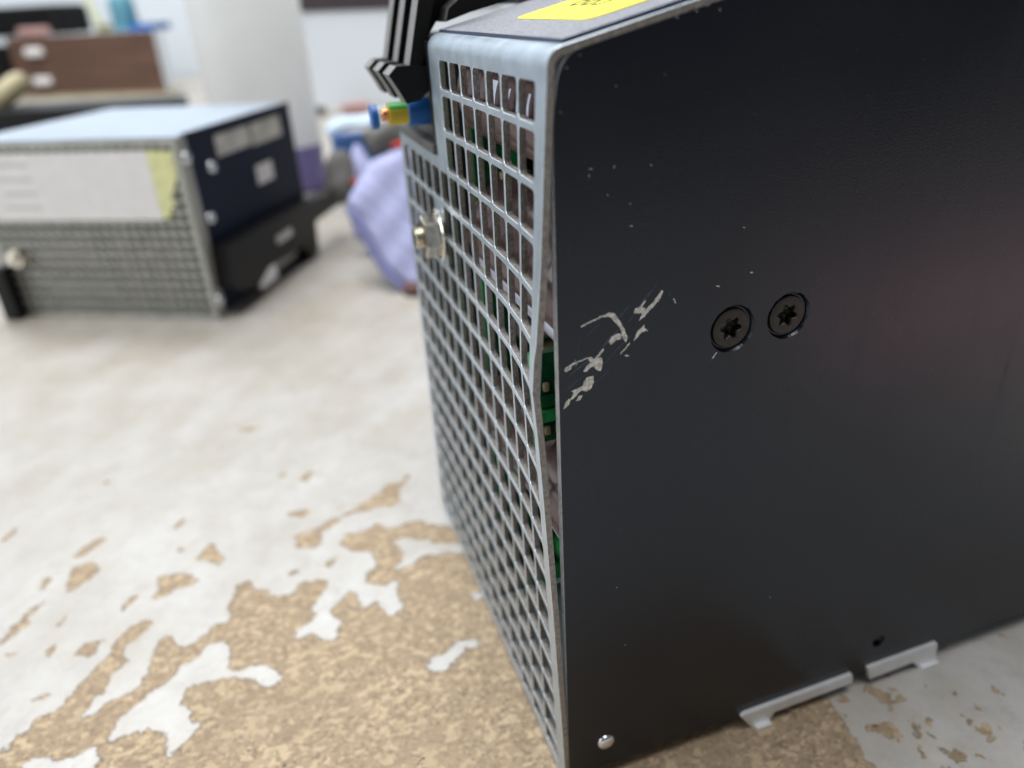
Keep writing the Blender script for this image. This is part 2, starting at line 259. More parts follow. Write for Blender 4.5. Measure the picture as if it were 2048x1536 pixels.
def table_material():
    m = bpy.data.materials.new('worn_white_paint_on_chipboard')
    m.use_nodes = True
    nt = m.node_tree
    N, L = nt.nodes, nt.links
    b = N['Principled BSDF']
    tc = N.new('ShaderNodeTexCoord')
    P = tc.outputs['Object']

    def noise(scale, detail=4, vec=P, rough=0.55):
        n = N.new('ShaderNodeTexNoise')
        n.inputs['Scale'].default_value = scale
        n.inputs['Detail'].default_value = detail
        n.inputs['Roughness'].default_value = rough
        L.new(vec, n.inputs['Vector'])
        return n.outputs['Fac']

    def math_(op, a, bb=None, clamp=False):
        n = N.new('ShaderNodeMath')
        n.operation = op
        n.use_clamp = clamp
        for i, v in enumerate((a, bb)):
            if v is None:
                continue
            if hasattr(v, 'links'):
                L.new(v, n.inputs[i])
            else:
                n.inputs[i].default_value = v
        return n.outputs[0]

    def rng(v, a, c, lo=0.0, hi=1.0, smooth=False):
        n = N.new('ShaderNodeMapRange')
        if smooth:
            n.interpolation_type = 'SMOOTHSTEP'
        n.inputs['From Min'].default_value = a
        n.inputs['From Max'].default_value = c
        n.inputs['To Min'].default_value = lo
        n.inputs['To Max'].default_value = hi
        L.new(v, n.inputs['Value'])
        return n.outputs[0]

    def mix(f, c1, c2):
        n = N.new('ShaderNodeMix')
        n.data_type = 'RGBA'
        if hasattr(f, 'links'):
            L.new(f, n.inputs[0])
        else:
            n.inputs[0].default_value = f
        for i, c in ((6, c1), (7, c2)):
            if hasattr(c, 'links'):
                L.new(c, n.inputs[i])
            else:
                n.inputs[i].default_value = (*c, 1)
        return n.outputs[2]

    at = N.new('ShaderNodeAttribute')
    at.attribute_name = 'paint'
    sdf = at.outputs['Fac']
    # stretched coordinates: the paint is worn along one direction
    mp = N.new('ShaderNodeMapping')
    vr = N.new('ShaderNodeVectorRotate')
    vr.rotation_type = 'Z_AXIS'
    vr.inputs['Angle'].default_value = math.radians(-STREAK)
    L.new(P, vr.inputs['Vector'])
    mp.inputs['Scale'].default_value = (0.42, 1.15, 1)
    L.new(vr.outputs[0], mp.inputs['Vector'])
    Q = mp.outputs['Vector']
    edge = math_('MULTIPLY', math_('SUBTRACT', noise(380, 5), 0.5), 0.55)
    edge2 = math_('MULTIPLY', math_('SUBTRACT', noise(1300, 3), 0.5), 0.14)
    f = math_('ADD', math_('ADD', sdf, edge), edge2)
    # scattered small chips in the painted part
    chips = rng(noise(95, 3, Q), 0.73, 0.78, 0, 1.2)
    f = math_('SUBTRACT', f, chips)
    # the right-hand end of the bench is pitted with many more chips
    sx0 = N.new('ShaderNodeSeparateXYZ')
    L.new(P, sx0.inputs[0])
    pits = math_('MULTIPLY', rng(noise(150, 3, P), 0.60, 0.66, 0, 2.4), rng(sx0.outputs['X'], 0.055, 0.085))
    f = math_('SUBTRACT', f, pits)
    mask = rng(f, -0.035, 0.035, 0, 1, True)
    # paint
    g1 = rng(noise(7, 6, Q, 0.68), 0.36, 0.62)
    g2 = rng(noise(45, 6, Q, 0.68), 0.42, 0.70)
    sx = N.new('ShaderNodeSeparateXYZ')
    L.new(P, sx.inputs[0])
    # the old part of the bench further back is grimier
    far = rng(math_('ADD', sx.outputs['Y'], math_('MULTIPLY', noise(11, 5, Q), 0.30)), 0.22, 0.44, 0, 1)
    g3 = rng(noise(22, 6, P, 0.7), 0.42, 0.68)
    dirt = math_('ADD', math_('MULTIPLY', g1, 0.22), math_('MULTIPLY', g2, 0.22))
    dirt = math_('ADD', dirt, math_('MULTIPLY', g3, 0.34))
    dirt = math_('ADD', dirt, math_('MULTIPLY', far, 0.50), True)
    paint = mix(dirt, (0.575, 0.565, 0.55), (0.35, 0.305, 0.245))
    paint = mix(rng(noise(110, 6, P, 0.75), 0.50, 0.66, 0, 0.50), paint, (0.38, 0.355, 0.33))
    paint = mix(rng(noise(170, 5, Q, 0.72), 0.58, 0.70, 0, 0.55), paint, (0.42, 0.335, 0.235))
    # thinned, half worn paint along the broken edges
    worn = math_('MULTIPLY', rng(f, 0.0, 0.42, 1, 0), rng(noise(240, 4), 0.35, 0.65))
    paint = mix(math_('MULTIPLY', worn, 0.40), paint, (0.50, 0.41, 0.30))
    # chipboard
    v = N.new('ShaderNodeTexVoronoi')
    v.inputs['Scale'].default_value = 1700
    v.inputs['Randomness'].default_value = 1
    mp2 = N.new('ShaderNodeMapping')
    mp2.inputs['Rotation'].default_value = (0, 0, math.radians(35))
    mp2.inputs['Scale'].default_value = (0.8, 1.0, 1)
    wv = N.new('ShaderNodeTexNoise')
    wv.inputs['Scale'].default_value = 300
    L.new(P, wv.inputs['Vector'])
    va = N.new('ShaderNodeVectorMath')
    va.operation = 'MULTIPLY_ADD'
    L.new(wv.outputs['Color'], va.inputs[0])
    va.inputs[1].default_value = (0.0022, 0.0022, 0)
    L.new(P, va.inputs[2])
    L.new(va.outputs[0], mp2.inputs['Vector'])
    L.new(mp2.outputs['Vector'], v.inputs['Vector'])
    cs = N.new('ShaderNodeSeparateColor')
    L.new(v.outputs['Color'], cs.inputs[0])
    ramp = N.new('ShaderNodeValToRGB')
    e = ramp.color_ramp.elements
    e[0].position = 0.0
    e[0].color = (0.17, 0.125, 0.085, 1)
    e[1].position = 1.0
    e[1].color = (0.64, 0.47, 0.30, 1)
    k = e.new(0.35)
    k.color = (0.33, 0.245, 0.16, 1)
    k = e.new(0.8)
    k.color = (0.41, 0.305, 0.195, 1)
    L.new(cs.outputs[0], ramp.inputs['Fac'])
    v2 = N.new('ShaderNodeTexVoronoi')
    v2.inputs['Scale'].default_value = 760
    mp3 = N.new('ShaderNodeMapping')
    mp3.inputs['Rotation'].default_value = (0, 0, math.radians(-40))
    mp3.inputs['Scale'].default_value = (0.65, 0.9, 1)
    L.new(va.outputs[0], mp3.inputs['Vector'])
    L.new(mp3.outputs['Vector'], v2.inputs['Vector'])
    cs2 = N.new('ShaderNodeSeparateColor')
    L.new(v2.outputs['Color'], cs2.inputs[0])
    board0 = mix(rng(cs2.outputs[0], 0.72, 0.78, 0, 0.7), ramp.outputs['Color'], (0.62, 0.48, 0.31))
    board0 = mix(rng(cs2.outputs[1], 0.80, 0.84, 0, 0.6), board0, (0.24, 0.17, 0.11))
    board = mix(rng(noise(900, 4), 0.3, 0.75, 0, 0.35), board0, (0.37, 0.28, 0.185))
    board = mix(rng(noise(40, 4), 0.35, 0.7, 0, 0.5), board, (0.31, 0.23, 0.15))
    board = mix(rng(noise(300, 2), 0.70, 0.74, 0, 0.85), board, (0.07, 0.055, 0.045))
    L.new(mix(mask, board, paint), b.inputs['Base Color'])
    L.new(rng(mask, 0, 1, 0.85, 0.42), b.inputs['Roughness'])
    b.inputs['Specular IOR Level'].default_value = 0.5
    bp = N.new('ShaderNodeBump')
    bp.inputs['Distance'].default_value = 0.0006
    bp.inputs['Strength'].default_value = 0.85
    h = math_('ADD', mask, math_('MULTIPLY', cs.outputs[1], 0.12))
    h = math_('ADD', h, math_('MULTIPLY', noise(160, 4), 0.8))
    L.new(h, bp.inputs['Height'])
    L.new(bp.outputs['Normal'], b.inputs['Normal'])
    return m


TABLE = table_material()


# ------------------------------------------------------------------ object helpers
def thing(name, label, cat, base, group=None):
    o = bpy.data.objects.new(name, None)
    o.empty_display_size = 0.01
    col.objects.link(o)
    o.location = W(*base)
    o['label'] = label
    o['category'] = cat
    if group:
        o['group'] = group
    o['_b'] = list(base)
    return o


def origin_of(o):
    v = Vector((0, 0, 0))
    while o is not None:
        v += o.location
        o = o.parent
    return v


def tag(o, label, cat, group=None):
    o['label'] = label
    o['category'] = cat
    if group:
        o['group'] = group
    return o


def obj(name, verts, faces, mats, parent=None, smooth=None, fmat=None, world=False, origin=None):
    """verts in pitch units (scene frame) -> one mesh object, its origin at its own base centre."""
    pts = [W(*v) for v in verts]
    me = bpy.data.meshes.new(name)
    if origin is None:
        lo = [min(p[i] for p in pts) for i in range(3)]
        hi = [max(p[i] for p in pts) for i in range(3)]
        o0 = Vector(((lo[0] + hi[0]) / 2, (lo[1] + hi[1]) / 2, lo[2]))
    else:
        o0 = Vector(origin)
    me.from_pydata([p - o0 for p in pts], [], faces)
    if not isinstance(mats, (list, tuple)):
        mats = [mats]
    for mm in mats:
        me.materials.append(mm)
    if fmat:
        me.polygons.foreach_set('material_index', fmat)
    if smooth is not None:
        me.polygons.foreach_set('use_smooth', [True] * len(me.polygons))
        me.set_sharp_from_angle(angle=math.radians(smooth))
    me.update()
    o = bpy.data.objects.new(name, me)
    col.objects.link(o)
    if parent is not None:
        o.parent = parent
        o.location = o0 - origin_of(parent)
    else:
        o.location = o0
    return o


class G:
    """collects geometry for one mesh"""

    def __init__(s):
        s.v, s.f, s.m = [], [], []

    def add(s, verts, faces, mi=0):
        b = len(s.v)
        s.v += [tuple(v) for v in verts]
        s.f += [tuple(i + b for i in f) for f in faces]
        s.m += [mi] * len(faces)
        return s

    def build(s, name, mats, parent=None, smooth=None):
        return obj(name, s.v, s.f, mats, parent, smooth, s.m)


def bevel_box(x0, x1, y0, y1, z0, z1, r=0.0):
    """box with chamfered edges (r in pitch units)"""
    if r <= 0:
        v = [(x, y, z) for x in (x0, x1) for y in (y0, y1) for z in (z0, z1)]
        f = [(0, 1, 3, 2), (4, 6, 7, 5), (0, 4, 5, 1), (2, 3, 7, 6), (0, 2, 6, 4), (1, 5, 7, 3)]
        return v, f
    bm = bmesh.new()
    bmesh.ops.create_cube(bm, size=1)
    for vv in bm.verts:
        vv.co = Vector((x0 if vv.co.x < 0 else x1, y0 if vv.co.y < 0 else y1, z0 if vv.co.z < 0 else z1))
    bmesh.ops.bevel(bm, geom=list(bm.edges), offset=r, segments=2, affect='EDGES', profile=0.6)
    bm.verts.index_update()
    v = [tuple(q.co) for q in bm.verts]
    f = [tuple(q.index for q in p.verts) for p in bm.faces]
    bm.free()
    return v, f


def frame_map(v, A, ux, uy, uz):
    A, ux, uy, uz = Vector(A), Vector(ux), Vector(uy), Vector(uz)
    return [tuple(A + ux * p[0] + uy * p[1] + uz * p[2]) for p in v]


def lathe(prof, n=32, axis='z', at=(0, 0, 0)):
    """prof: list of (r, h); closed revolve with caps where r == 0"""
    v, f = [], []
    for r, h in prof:
        for i in range(n):
            a = 2 * math.pi * i / n
            c, s_ = r * math.cos(a), r * math.sin(a)
            p = {'z': (c, s_, h), 'x': (h, c, s_), 'y': (c, h, s_)}[axis]
            v.append((p[0] + at[0], p[1] + at[1], p[2] + at[2]))
    for k in range(len(prof) - 1):
        for i in range(n):
            j = (i + 1) % n
            f.append((k * n + i, k * n + j, (k + 1) * n + j, (k + 1) * n + i))
    f.append(tuple(range(n)))
    f.append(tuple((len(prof) - 1) * n + i for i in range(n)))
    return v, f


def prism(poly, axis, a, b):
    """extrude a 2-D polygon; axis 'y': poly in (x, z) from y=a to y=b, etc."""
    n = len(poly)
    mk = {'y': lambda p, t: (p[0], t, p[1]), 'x': lambda p, t: (t, p[0], p[1]), 'z': lambda p, t: (p[0], p[1], t)}[axis]
    v = [mk(p, a) for p in poly] + [mk(p, b) for p in poly]
    f = [tuple(range(n)), tuple(range(2 * n - 1, n - 1, -1))]
    f += [(i, (i + 1) % n, n + (i + 1) % n, n + i) for i in range(n)]
    return v, f


def loft(sections, n=20, up_=(0, 0, 1), wob=0.0, seed=1):
    """sections: (centre, half_width, half_height, right_vec, up_vec) -> skin, capped with rounded tips"""
    rnd = random.Random(seed)
    v, f = [], []
    for c, a, b, rv, uv in sections:
        rv, uv, c = Vector(rv).normalized(), Vector(uv).normalized(), Vector(c)
        for i in range(n):
            t = 2 * math.pi * i / n
            k = 1 + wob * rnd.uniform(-1, 1)
            v.append(tuple(c + rv * (a * k * math.cos(t)) + uv * (b * k * math.sin(t))))
    for k in range(len(sections) - 1):
        for i in range(n):
            j = (i + 1) % n
            f.append((k * n + i, k * n + j, (k + 1) * n + j, (k + 1) * n + i))
    f.append(tuple(range(n)))
    f.append(tuple((len(sections) - 1) * n + i for i in range(n)))
    return v, f


# ------------------------------------------------------------------ workbench top
def seg_sdf(P, poly):
    A = np.array(poly, float)
    B = np.roll(A, -1, 0)
    d2 = np.full(len(P), 1e9)
    ins = np.zeros(len(P), bool)
    for a, b in zip(A, B):
        ab = b - a
        t = np.clip(((P - a) @ ab) / max(ab @ ab, 1e-9), 0, 1)
        q = P - a - t[:, None] * ab
        d2 = np.minimum(d2, (q * q).sum(1))
        c = ((a[1] > P[:, 1]) != (b[1] > P[:, 1]))
        with np.errstate(divide='ignore', invalid='ignore'):
            xi = (b[0] - a[0]) * (P[:, 1] - a[1]) / (b[1] - a[1] + 1e-12) + a[0]
        ins ^= c & (P[:, 0] < xi)
    d = np.sqrt(d2)
    return np.where(ins, d, -d)          # positive inside


def build_table():
    fx = list(np.arange(-30, 26.01, 0.22))
    fy = list(np.arange(-9, 40.01, 0.22))
    xs = [-200, -150, -100, -70, -48, -36] + fx + [30, 40, 60, 90, 130, 170]
    ys = [-75, -55, -40, -25, -15] + fy + [46, 55, 70, 90, 120, 160, 210, 250, 296]
    X, Y = np.meshgrid(xs, ys)
    P = np.stack([X.ravel(), Y.ravel()], 1)
    s = -seg_sdf(P, MAIN)
    for q in ISL:
        s = np.maximum(s, seg_sdf(P, q))
    for q in SPOT:
        s = np.minimum(s, -seg_sdf(P, q))
    s = np.clip(s, -2, 2)
    ny, nx = X.shape
    v = np.stack([X.ravel() * S, Y.ravel() * S, np.zeros(X.size)], 1)
    idx = np.arange(ny * nx).reshape(ny, nx)
    f = np.stack([idx[:-1, :-1], idx[:-1, 1:], idx[1:, 1:], idx[1:, :-1]], -1).reshape(-1, 4)
    me = bpy.data.meshes.new('tabletop')
    # bench board: skirt and underside below the sheet
    vv = v.tolist()
    ff = f.tolist()
    n0 = len(vv)
    for x, y in ((xs[0], ys[0]), (xs[-1], ys[0]), (xs[-1], ys[-1]), (xs[0], ys[-1])):
        vv.append([x * S, y * S, -0.03])
    ff.append([n0 + 3, n0 + 2, n0 + 1, n0])
    c = [idx[0, 0], idx[0, -1], idx[-1, -1], idx[-1, 0]]
    border = [idx[0, :].tolist(), idx[:, -1].tolist(), idx[-1, ::-1].tolist(), idx[::-1, 0].tolist()]
    for k in range(4):
        ff.append([n0 + k, n0 + (k + 1) % 4] + [int(i) for i in border[k][::-1]])
    me.from_pydata(vv, [], ff)
    a = me.attributes.new('paint', 'FLOAT', 'POINT')
    a.data.foreach_set('value', np.concatenate([s, np.ones(4)]).astype(np.float32))
    me.materials.append(TABLE)
    o = bpy.data.objects.new('tabletop', me)
    col.objects.link(o)
    o['kind'] = 'structure'
    return o


build_table()
wall = obj('wall', *bevel_box(-260, 240, 300, 306, ZT - 60, 160), WHITEP)
wall['kind'] = 'structure'

# ------------------------------------------------------------------ the damaged power module
pm = thing('power_module', 'dark metal power module in front with bent-out perforated steel front and scratched side',
           'power module', (8, 6.5, ZT))
TH = 0.15            # sheet thickness
YS = -0.48           # plane of the dark side panel
SLOPE = 0.222        # the lid rises towards the back
Z0 = 0.25            # where front plane and lid plane meet
PHI = math.pi / 2 - math.atan(SLOPE)
RF = 0.34
TAN = RF * math.tan(PHI / 2)
SB = Z0 - TAN        # profile parameter where the fold starts
bz = [0.4, 0, -.5, -.88, -1.27, -2.11, -2.81, -3.55, -4.12, -4.82, -5.25, -5.54, -5.99, -6.56, -7.4, -8.41, -9.48, -10.48, -12.0, -13.67, -15.49, -18]
bx = [0, 0, -.03, -.06, -.09, -.14, -.19, -.24, -.30, -.36, -.445, -.515, -.47, -.43, -.385, -.34, -.30, -.26, -.2, -.15, -.08, -.01]


_zz = np.linspace(-0.5, 18.2, 900)
_bb = np.interp(_zz, [-q for q in bz], bx)
_k = np.exp(-0.5 * (np.arange(-30, 31) / 7.5) ** 2)
_bb = np.convolve(np.pad(_bb, 30, mode='edge'), _k / _k.sum(), mode='valid')


def bulge(y, z):
    b = float(np.interp(-z, _zz, _bb))
    return b * math.exp(-max(0, y - YS) / 1.72)


def sheet(y, s, d):
    """front / fold / lid surface of the cover; s runs up the front and back along the lid, d = depth inwards"""
    if s <= SB:
        return (d + bulge(y, s), y, s)
    if s <= SB + RF * PHI:
        a = (s - SB) / RF
        return (RF - (RF - d) * math.cos(a), y, SB + (RF - d) * math.sin(a))
    t = s - SB - RF * PHI
    x = RF - RF * math.cos(PHI)
    z = SB + RF * math.sin(PHI)
    dx, dz = math.sin(PHI), math.cos(PHI)
    return (x + t * dx + d * math.cos(PHI), y, z + t * dz - d * math.sin(PHI))


def perforated(cells, place, name, mats, parent, na=4, smooth=40, edge_mat=1, chamfer=0.0):
    """cells: (y0,y1,s0,s1, hole or None); hole = (hy0,hy1,hs0,hs1,radius). Welds cells, gives the sheet thickness."""
    pts, key, faces = [], {}, []

    def vid(y, s):
        k = (round(y, 4), round(s, 4))
        if k not in key:
            key[k] = len(pts)
            pts.append(k)
        return key[k]
    for y0, y1, s0, s1, hole, ylist, slist in cells:
        if hole is None:
            sl_, sr_ = slist if isinstance(slist, tuple) else (slist, slist)
            loop = [(y, s0) for y in ylist] + [(y1, s) for s in sr_[1:]] + \
                   [(y, s1) for y in ylist[::-1][1:]] + [(y0, s) for s in sl_[::-1][1:-1]]
            faces.append([vid(*p) for p in loop])
            continue
        h0, h1, g0, g1, r = hole
        inner, outer = [], []
        for cy, cs, a0, ey, es in ((h1 - r, g0 + r, -90, y1, s0), (h1 - r, g1 - r, 0, y1, s1),
                                   (h0 + r, g1 - r, 90, y0, s1), (h0 + r, g0 + r, 180, y0, s0)):
            for k in range(na + 1):
                a = math.radians(a0 + 90 * k / na)
                p = (cy + r * math.cos(a), cs + r * math.sin(a))
                inner.append(p)
                if k == na // 2:
                    outer.append((ey, es))
                else:
                    first = k < na // 2
                    horizontal = (a0 in (-90, 90)) == first
                    q = (cy, cs)
                    outer.append(((q[0], es) if horizontal else (ey, q[1])))
        n = len(inner)
        for i in range(n):
            j = (i + 1) % n
            ids = [vid(*inner[j]), vid(*inner[i]), vid(*outer[i]), vid(*outer[j])]
            u = []
            for q in ids:
                if q not in u:
                    u.append(q)
            if len(u) >= 3:
                faces.append(u)
    n = len(pts)
    V = [place(y, s, 0) for y, s in pts] + [place(y, s, TH) for y, s in pts]
    F = [tuple(f) for f in faces] + [tuple(i + n for i in f[::-1]) for f in faces]
    M = [0] * (2 * len(faces))
    cnt = {}
    for f in faces:
        for a, b in zip(f, f[1:] + f[:1]):
            cnt[(a, b)] = cnt.get((a, b), 0) + 1
    for (a, b) in list(cnt):
        if (b, a) not in cnt:
            F.append((b, a, a + n, b + n))
            M.append(edge_mat)
    bm = bmesh.new()
    bv = [bm.verts.new(p) for p in V]
    for f, mi in zip(F, M):
        try:
            fc = bm.faces.new([bv[i] for i in f])
            fc.material_index = mi
        except ValueError:
            pass
    bmesh.ops.recalc_face_normals(bm, faces=bm.faces)
    if chamfer:
        # rolled front edge of every punched hole and of the sheet's outline
        es = []
        bm.edges.ensure_lookup_table()
        nf = len(faces)
        bm.faces.ensure_lookup_table()
        bm.faces.index_update()
        front = set(range(nf))
        for e_ in bm.edges:
            if len(e_.link_faces) == 2:
                i0, i1 = e_.link_faces[0].index, e_.link_faces[1].index
                if (i0 in front) != (i1 in front) and (i0 >= 2 * nf or i1 >= 2 * nf):
                    es.append(e_)
        bmesh.ops.bevel(bm, geom=es, offset=chamfer, segments=1, affect='EDGES', material=2)
    bm.verts.index_update()
    V = [tuple(q.co) for q in bm.verts]
    F = [tuple(q.index for q in p.verts) for p in bm.faces]
    M = [p.material_index for p in bm.faces]
    bm.free()
    return obj(name, V, F, mats, parent, smooth, M)


HB, VB, HR = 0.072, 0.043, 0.10   # half widths of bars, hole corner radius


def front_cells():
    cells = []
    ycut = [-.48, -.24, 0] + list(range(1, 14)) + [13.45]
    scut = [-17.97] + [-float(k) for k in range(17, 0, -1)] + [-.14]
    lid = [SB] + [SB + RF * PHI * k / 6 for k in range(1, 7)] + [SB + RF * PHI + q for q in (2, 5, 10, 16, 23)]

    def hole(y0, y1, s0, s1):
        b = s0 + HB
        t = s1 - HB
        if s0 < -17.5:
            b = -17.66
        if s1 > -.5:
            t = -.25
        return (y0 + VB, y1 - VB, b, t, HR)

    def ysub(y0, y1):
        if 0 <= y0 < 13:
            return [y0, y0 + VB + HR, y1 - VB - HR, y1]
        return [y0, y1]

    def ssub(s0, s1):
        h = hole(0, 1, s0, s1)
        return [s0, h[2] + HR, h[3] - HR, s1]

    def ssub3(s0, s1):
        h = hole(0, 1, s0, s1)
        a, b = h[2] + HR, h[3] - HR
        return [s0, a, s1] if b <= a else [s0, a, b, s1]
    for i in range(len(scut) - 1):
        s0, s1 = scut[i], scut[i + 1]
        for j in range(len(ycut) - 1):
            y0, y1 = ycut[j], ycut[j + 1]
            h = hole(y0, y1, s0, s1)
            if y0 < 0 or y0 >= 13:
                h = None
            if s0 >= -3 and y0 >= 7:
                h = None
            if s0 >= -3 and y0 >= 8:
                continue
            if y0 == 8 and s0 in (-5., -6.):
                h = None
            sl = ssub(s0, s1)
            if y0 == 7 and s0 == -3.:
                sl = (sl, [-3., -2.72, -2.])
            cells.append((y0, y1, s0, s1, h, ysub(y0, y1), sl))
    # band under the notch
    for j in range(len(ycut) - 1):
        y0, y1 = ycut[j], ycut[j + 1]
        if y0 >= 8:
            cells.append((y0, y1, -3., -2.72, None, ysub(y0, y1), [-3., -2.72]))
    # plain band over the holes, fold and lid flange
    rows = [-.14] + lid
    for i in range(len(rows) - 1):
        for j in range(len(ycut) - 1):
            y0, y1 = ycut[j], ycut[j + 1]
            if y0 >= 8:
                continue
            cells.append((y0, y1, rows[i], rows[i + 1], None, ysub(y0, y1), [rows[i], rows[i + 1]]))
    return cells


perforated(front_cells(), sheet, 'perforated_cover', [ZINC, CUT, GLINT], pm, chamfer=0.012)


def lidz(x, off=0.0):
    return Z0 + SLOPE * x + off


# grained plate on the lid, with its dark painted edge
def plate():
    x0, x1, y0, y1, t = 0.34, 22, -0.36, 8.0, 0.055
    o = 0.012
    v = [(x, y, lidz(x, o + d)) for d in (0, t) for (x, y) in ((x0, y0), (x1, y0), (x1, y1), (x0, y1))]
    e = 0.02
    v += [(x, y, lidz(x, o + t)) for (x, y) in ((x0 + e, y0 + e), (x1, y0 + e), (x1, y1 - e), (x0 + e, y1 - e))]
    f = [(3, 2, 1, 0), (0, 1, 5, 4), (1, 2, 6, 5), (2, 3, 7, 6), (3, 0, 4, 7), (8, 9, 10, 11),
         (4, 5, 9, 8), (5, 6, 10, 9), (6, 7, 11, 10), (7, 4, 8, 11)]
    return obj('lid_plate', v, f, [TOPM, TOPE], pm, None, [1, 1, 1, 1, 1, 0, 1, 1, 1, 1])


lid = plate()


def lid_patch(name, poly, off, t, mt, parent):
    n = len(poly)
    v = [(x, y, lidz(x, off)) for x, y in poly] + [(x, y, lidz(x, off + t)) for x, y in poly]
    f = [tuple(range(n))[::-1], tuple(range(n, 2 * n))] + [(i, (i + 1) % n, n + (i + 1) % n, n + i) for i in range(n)]
    return obj(name, v, f, mt, parent)


def rounded(x0, x1, y0, y1, r, n=5):
    out = []
    for cx, cy, a in ((x1 - r, y1 - r, 0), (x0 + r, y1 - r, 90), (x0 + r, y0 + r, 180), (x1 - r, y0 + r, 270)):
        out += [(cx + r * math.cos(math.radians(a + 90 * k / n)), cy + r * math.sin(math.radians(a + 90 * k / n))) for k in range(n + 1)]
    return out


stk = lid_patch('warning_sticker', rounded(1.28, 7.2, 0.72, 4.85, 0.35), 0.07, 0.012, YELLOW, pm)
stk['label'] = 'bright yellow paper sticker on the lid'


def text_patch(body, x, y, size, name, mt, parent, xdir, ydir, off):
    """flat lettering turned into a mesh on the lid"""
    cu = bpy.data.curves.new(name, 'FONT')
    cu.body = body
    cu.size = size
    cu.resolution_u = 3
    t = bpy.data.objects.new(name, cu)
    col.objects.link(t)
    dg = bpy.context.evaluated_depsgraph_get()
    me = t.evaluated_get(dg).to_mesh()
    v = [tuple(q.co) for q in me.vertices]
    f = [tuple(p.vertices) for p in me.polygons]
    t.evaluated_get(dg).to_mesh_clear()
    bpy.data.objects.remove(t)
    bpy.data.curves.remove(cu)
    P = []
    for a, b, _ in v:
        px, py = x + a * xdir[0] + b * ydir[0], y + a * xdir[1] + b * ydir[1]
        P.append((px, py, lidz(px, off)))
    return P, f


tv, tf = text_patch('683', 2.15, 3.9, 1.15, 'lettering', INK, stk, (0, -1), (1, 0), 0.085)
obj('lettering', tv, tf, INK, stk)


# side panel: dark sheet with countersunk screw holes
def side_z(x):
    return -17.70 + 0.02 * x


def side_panel():
    t = 0.21
    xe = 23.0
    off = 0.135
    cs = [(3.95, -5.29, 0.53), (5.31, -5.24, 0.53), (9.99, -16.43, 0.21)]
    contour = [(0.10, side_z(0)), (xe, side_z(xe)), (xe, lidz(xe, -off * 1.02))]
    top = lambda x: lidz(x, -off)
    contour += [(10, top(10)), (5, top(5)), (2, top(2)), (0.62, top(0.62))]
    c0 = (0.19, top(0.62) - 0.03)
    for k in range(1, 7):
        a = k / 7
        # rounded front top corner
        p0, p1, p2 = (0.62, top(0.62)), (0.215, top(0.215)), (0.165, -0.35)
        contour.append(((1 - a) ** 2 * p0[0] + 2 * a * (1 - a) * p1[0] + a * a * p2[0],
                        (1 - a) ** 2 * p0[1] + 2 * a * (1 - a) * p1[1] + a * a * p2[1]))
    contour += [(0.165, -0.35), (0.12, -0.62), (0.09, -0.95), (0.08, -1.5), (0.08, -4), (0.08, -8), (0.09, -12)]
    loops = [contour]
    for x, z, r in cs:
        loops.append([(x + r * math.cos(2 * math.pi * k / 40), z + r * math.sin(2 * math.pi * k / 40)) for k in range(40)])
    V, E = [], []
    for lp in loops:
        b = len(V)
        V += [Vector(p) for p in lp]
        E += [(b + i, b + (i + 1) % len(lp)) for i in range(len(lp))]
    vo, eo, fo, *_ = delaunay_2d_cdt(V, E, [], 1, 1e-6)
    F = []
    for f in fo:
        c = sum((vo[i] for i in f), Vector((0, 0))) / len(f)
        if any((c - Vector((x, z))).length < r * 0.97 for x, z, r in cs):
            continue
        F.append(tuple(f))
    n = len(vo)
    g = G()
    g.v = [(p.x, YS, p.y) for p in vo] + [(p.x, YS + t, p.y) for p in vo]
    g.f = [f for f in F] + [tuple(i + n for i in f[::-1]) for f in F]
    g.m = [0] * len(g.f)
    edges = {}
    for f in F:
        for a, b in zip(f, f[1:] + f[:1]):
            edges[(a, b)] = 1
    for (a, b) in edges:
        if (b, a) not in edges:
            c = (vo[a] + vo[b]) / 2
            if any((c - Vector((x, z))).length < r * 1.1 for x, z, r in cs[:2]):
                continue
            g.f.append((b, a, a + n, b + n))
            g.m.append(0 if (c - Vector(cs[2][:2])).length < 0.3 else 1)
    # countersinks
    for x, z, r in cs[:2]:
        b = len(g.v)
        rings = [(r, YS), (r * 0.985, YS + 0.015), (r * 0.90, YS + 0.09), (r * 0.80, YS + 0.10), (r * .8, YS + 0.3)]
        k = 40
        for rr, yy in rings:
            g.v += [(x + rr * math.cos(2 * math.pi * i / k), yy, z + rr * math.sin(2 * math.pi * i / k)) for i in range(k)]
        for q in range(len(rings) - 1):
            for i in range(k):
                j = (i + 1) % k
                g.f.append((b + q * k + i, b + q * k + j, b + (q + 1) * k + j, b + (q + 1) * k + i))
                g.m.append(0)
    bm = bmesh.new()
    bv = [bm.verts.new(p) for p in g.v]
    for f, mi in zip(g.f, g.m):
        try:
            fc = bm.faces.new([bv[i] for i in f])
            fc.material_index = mi
        except ValueError:
            pass
    bmesh.ops.remove_doubles(bm, verts=bm.verts, dist=1e-4)
    bmesh.ops.recalc_face_normals(bm, faces=bm.faces)
    bm.verts.index_update()
    o = obj('side_panel', [tuple(q.co) for q in bm.verts], [tuple(q.index for q in p.verts) for p in bm.faces],
            [BLACK, EDGE], pm, None, [p.material_index for p in bm.faces])
    bm.free()
    return o


sp = side_panel()


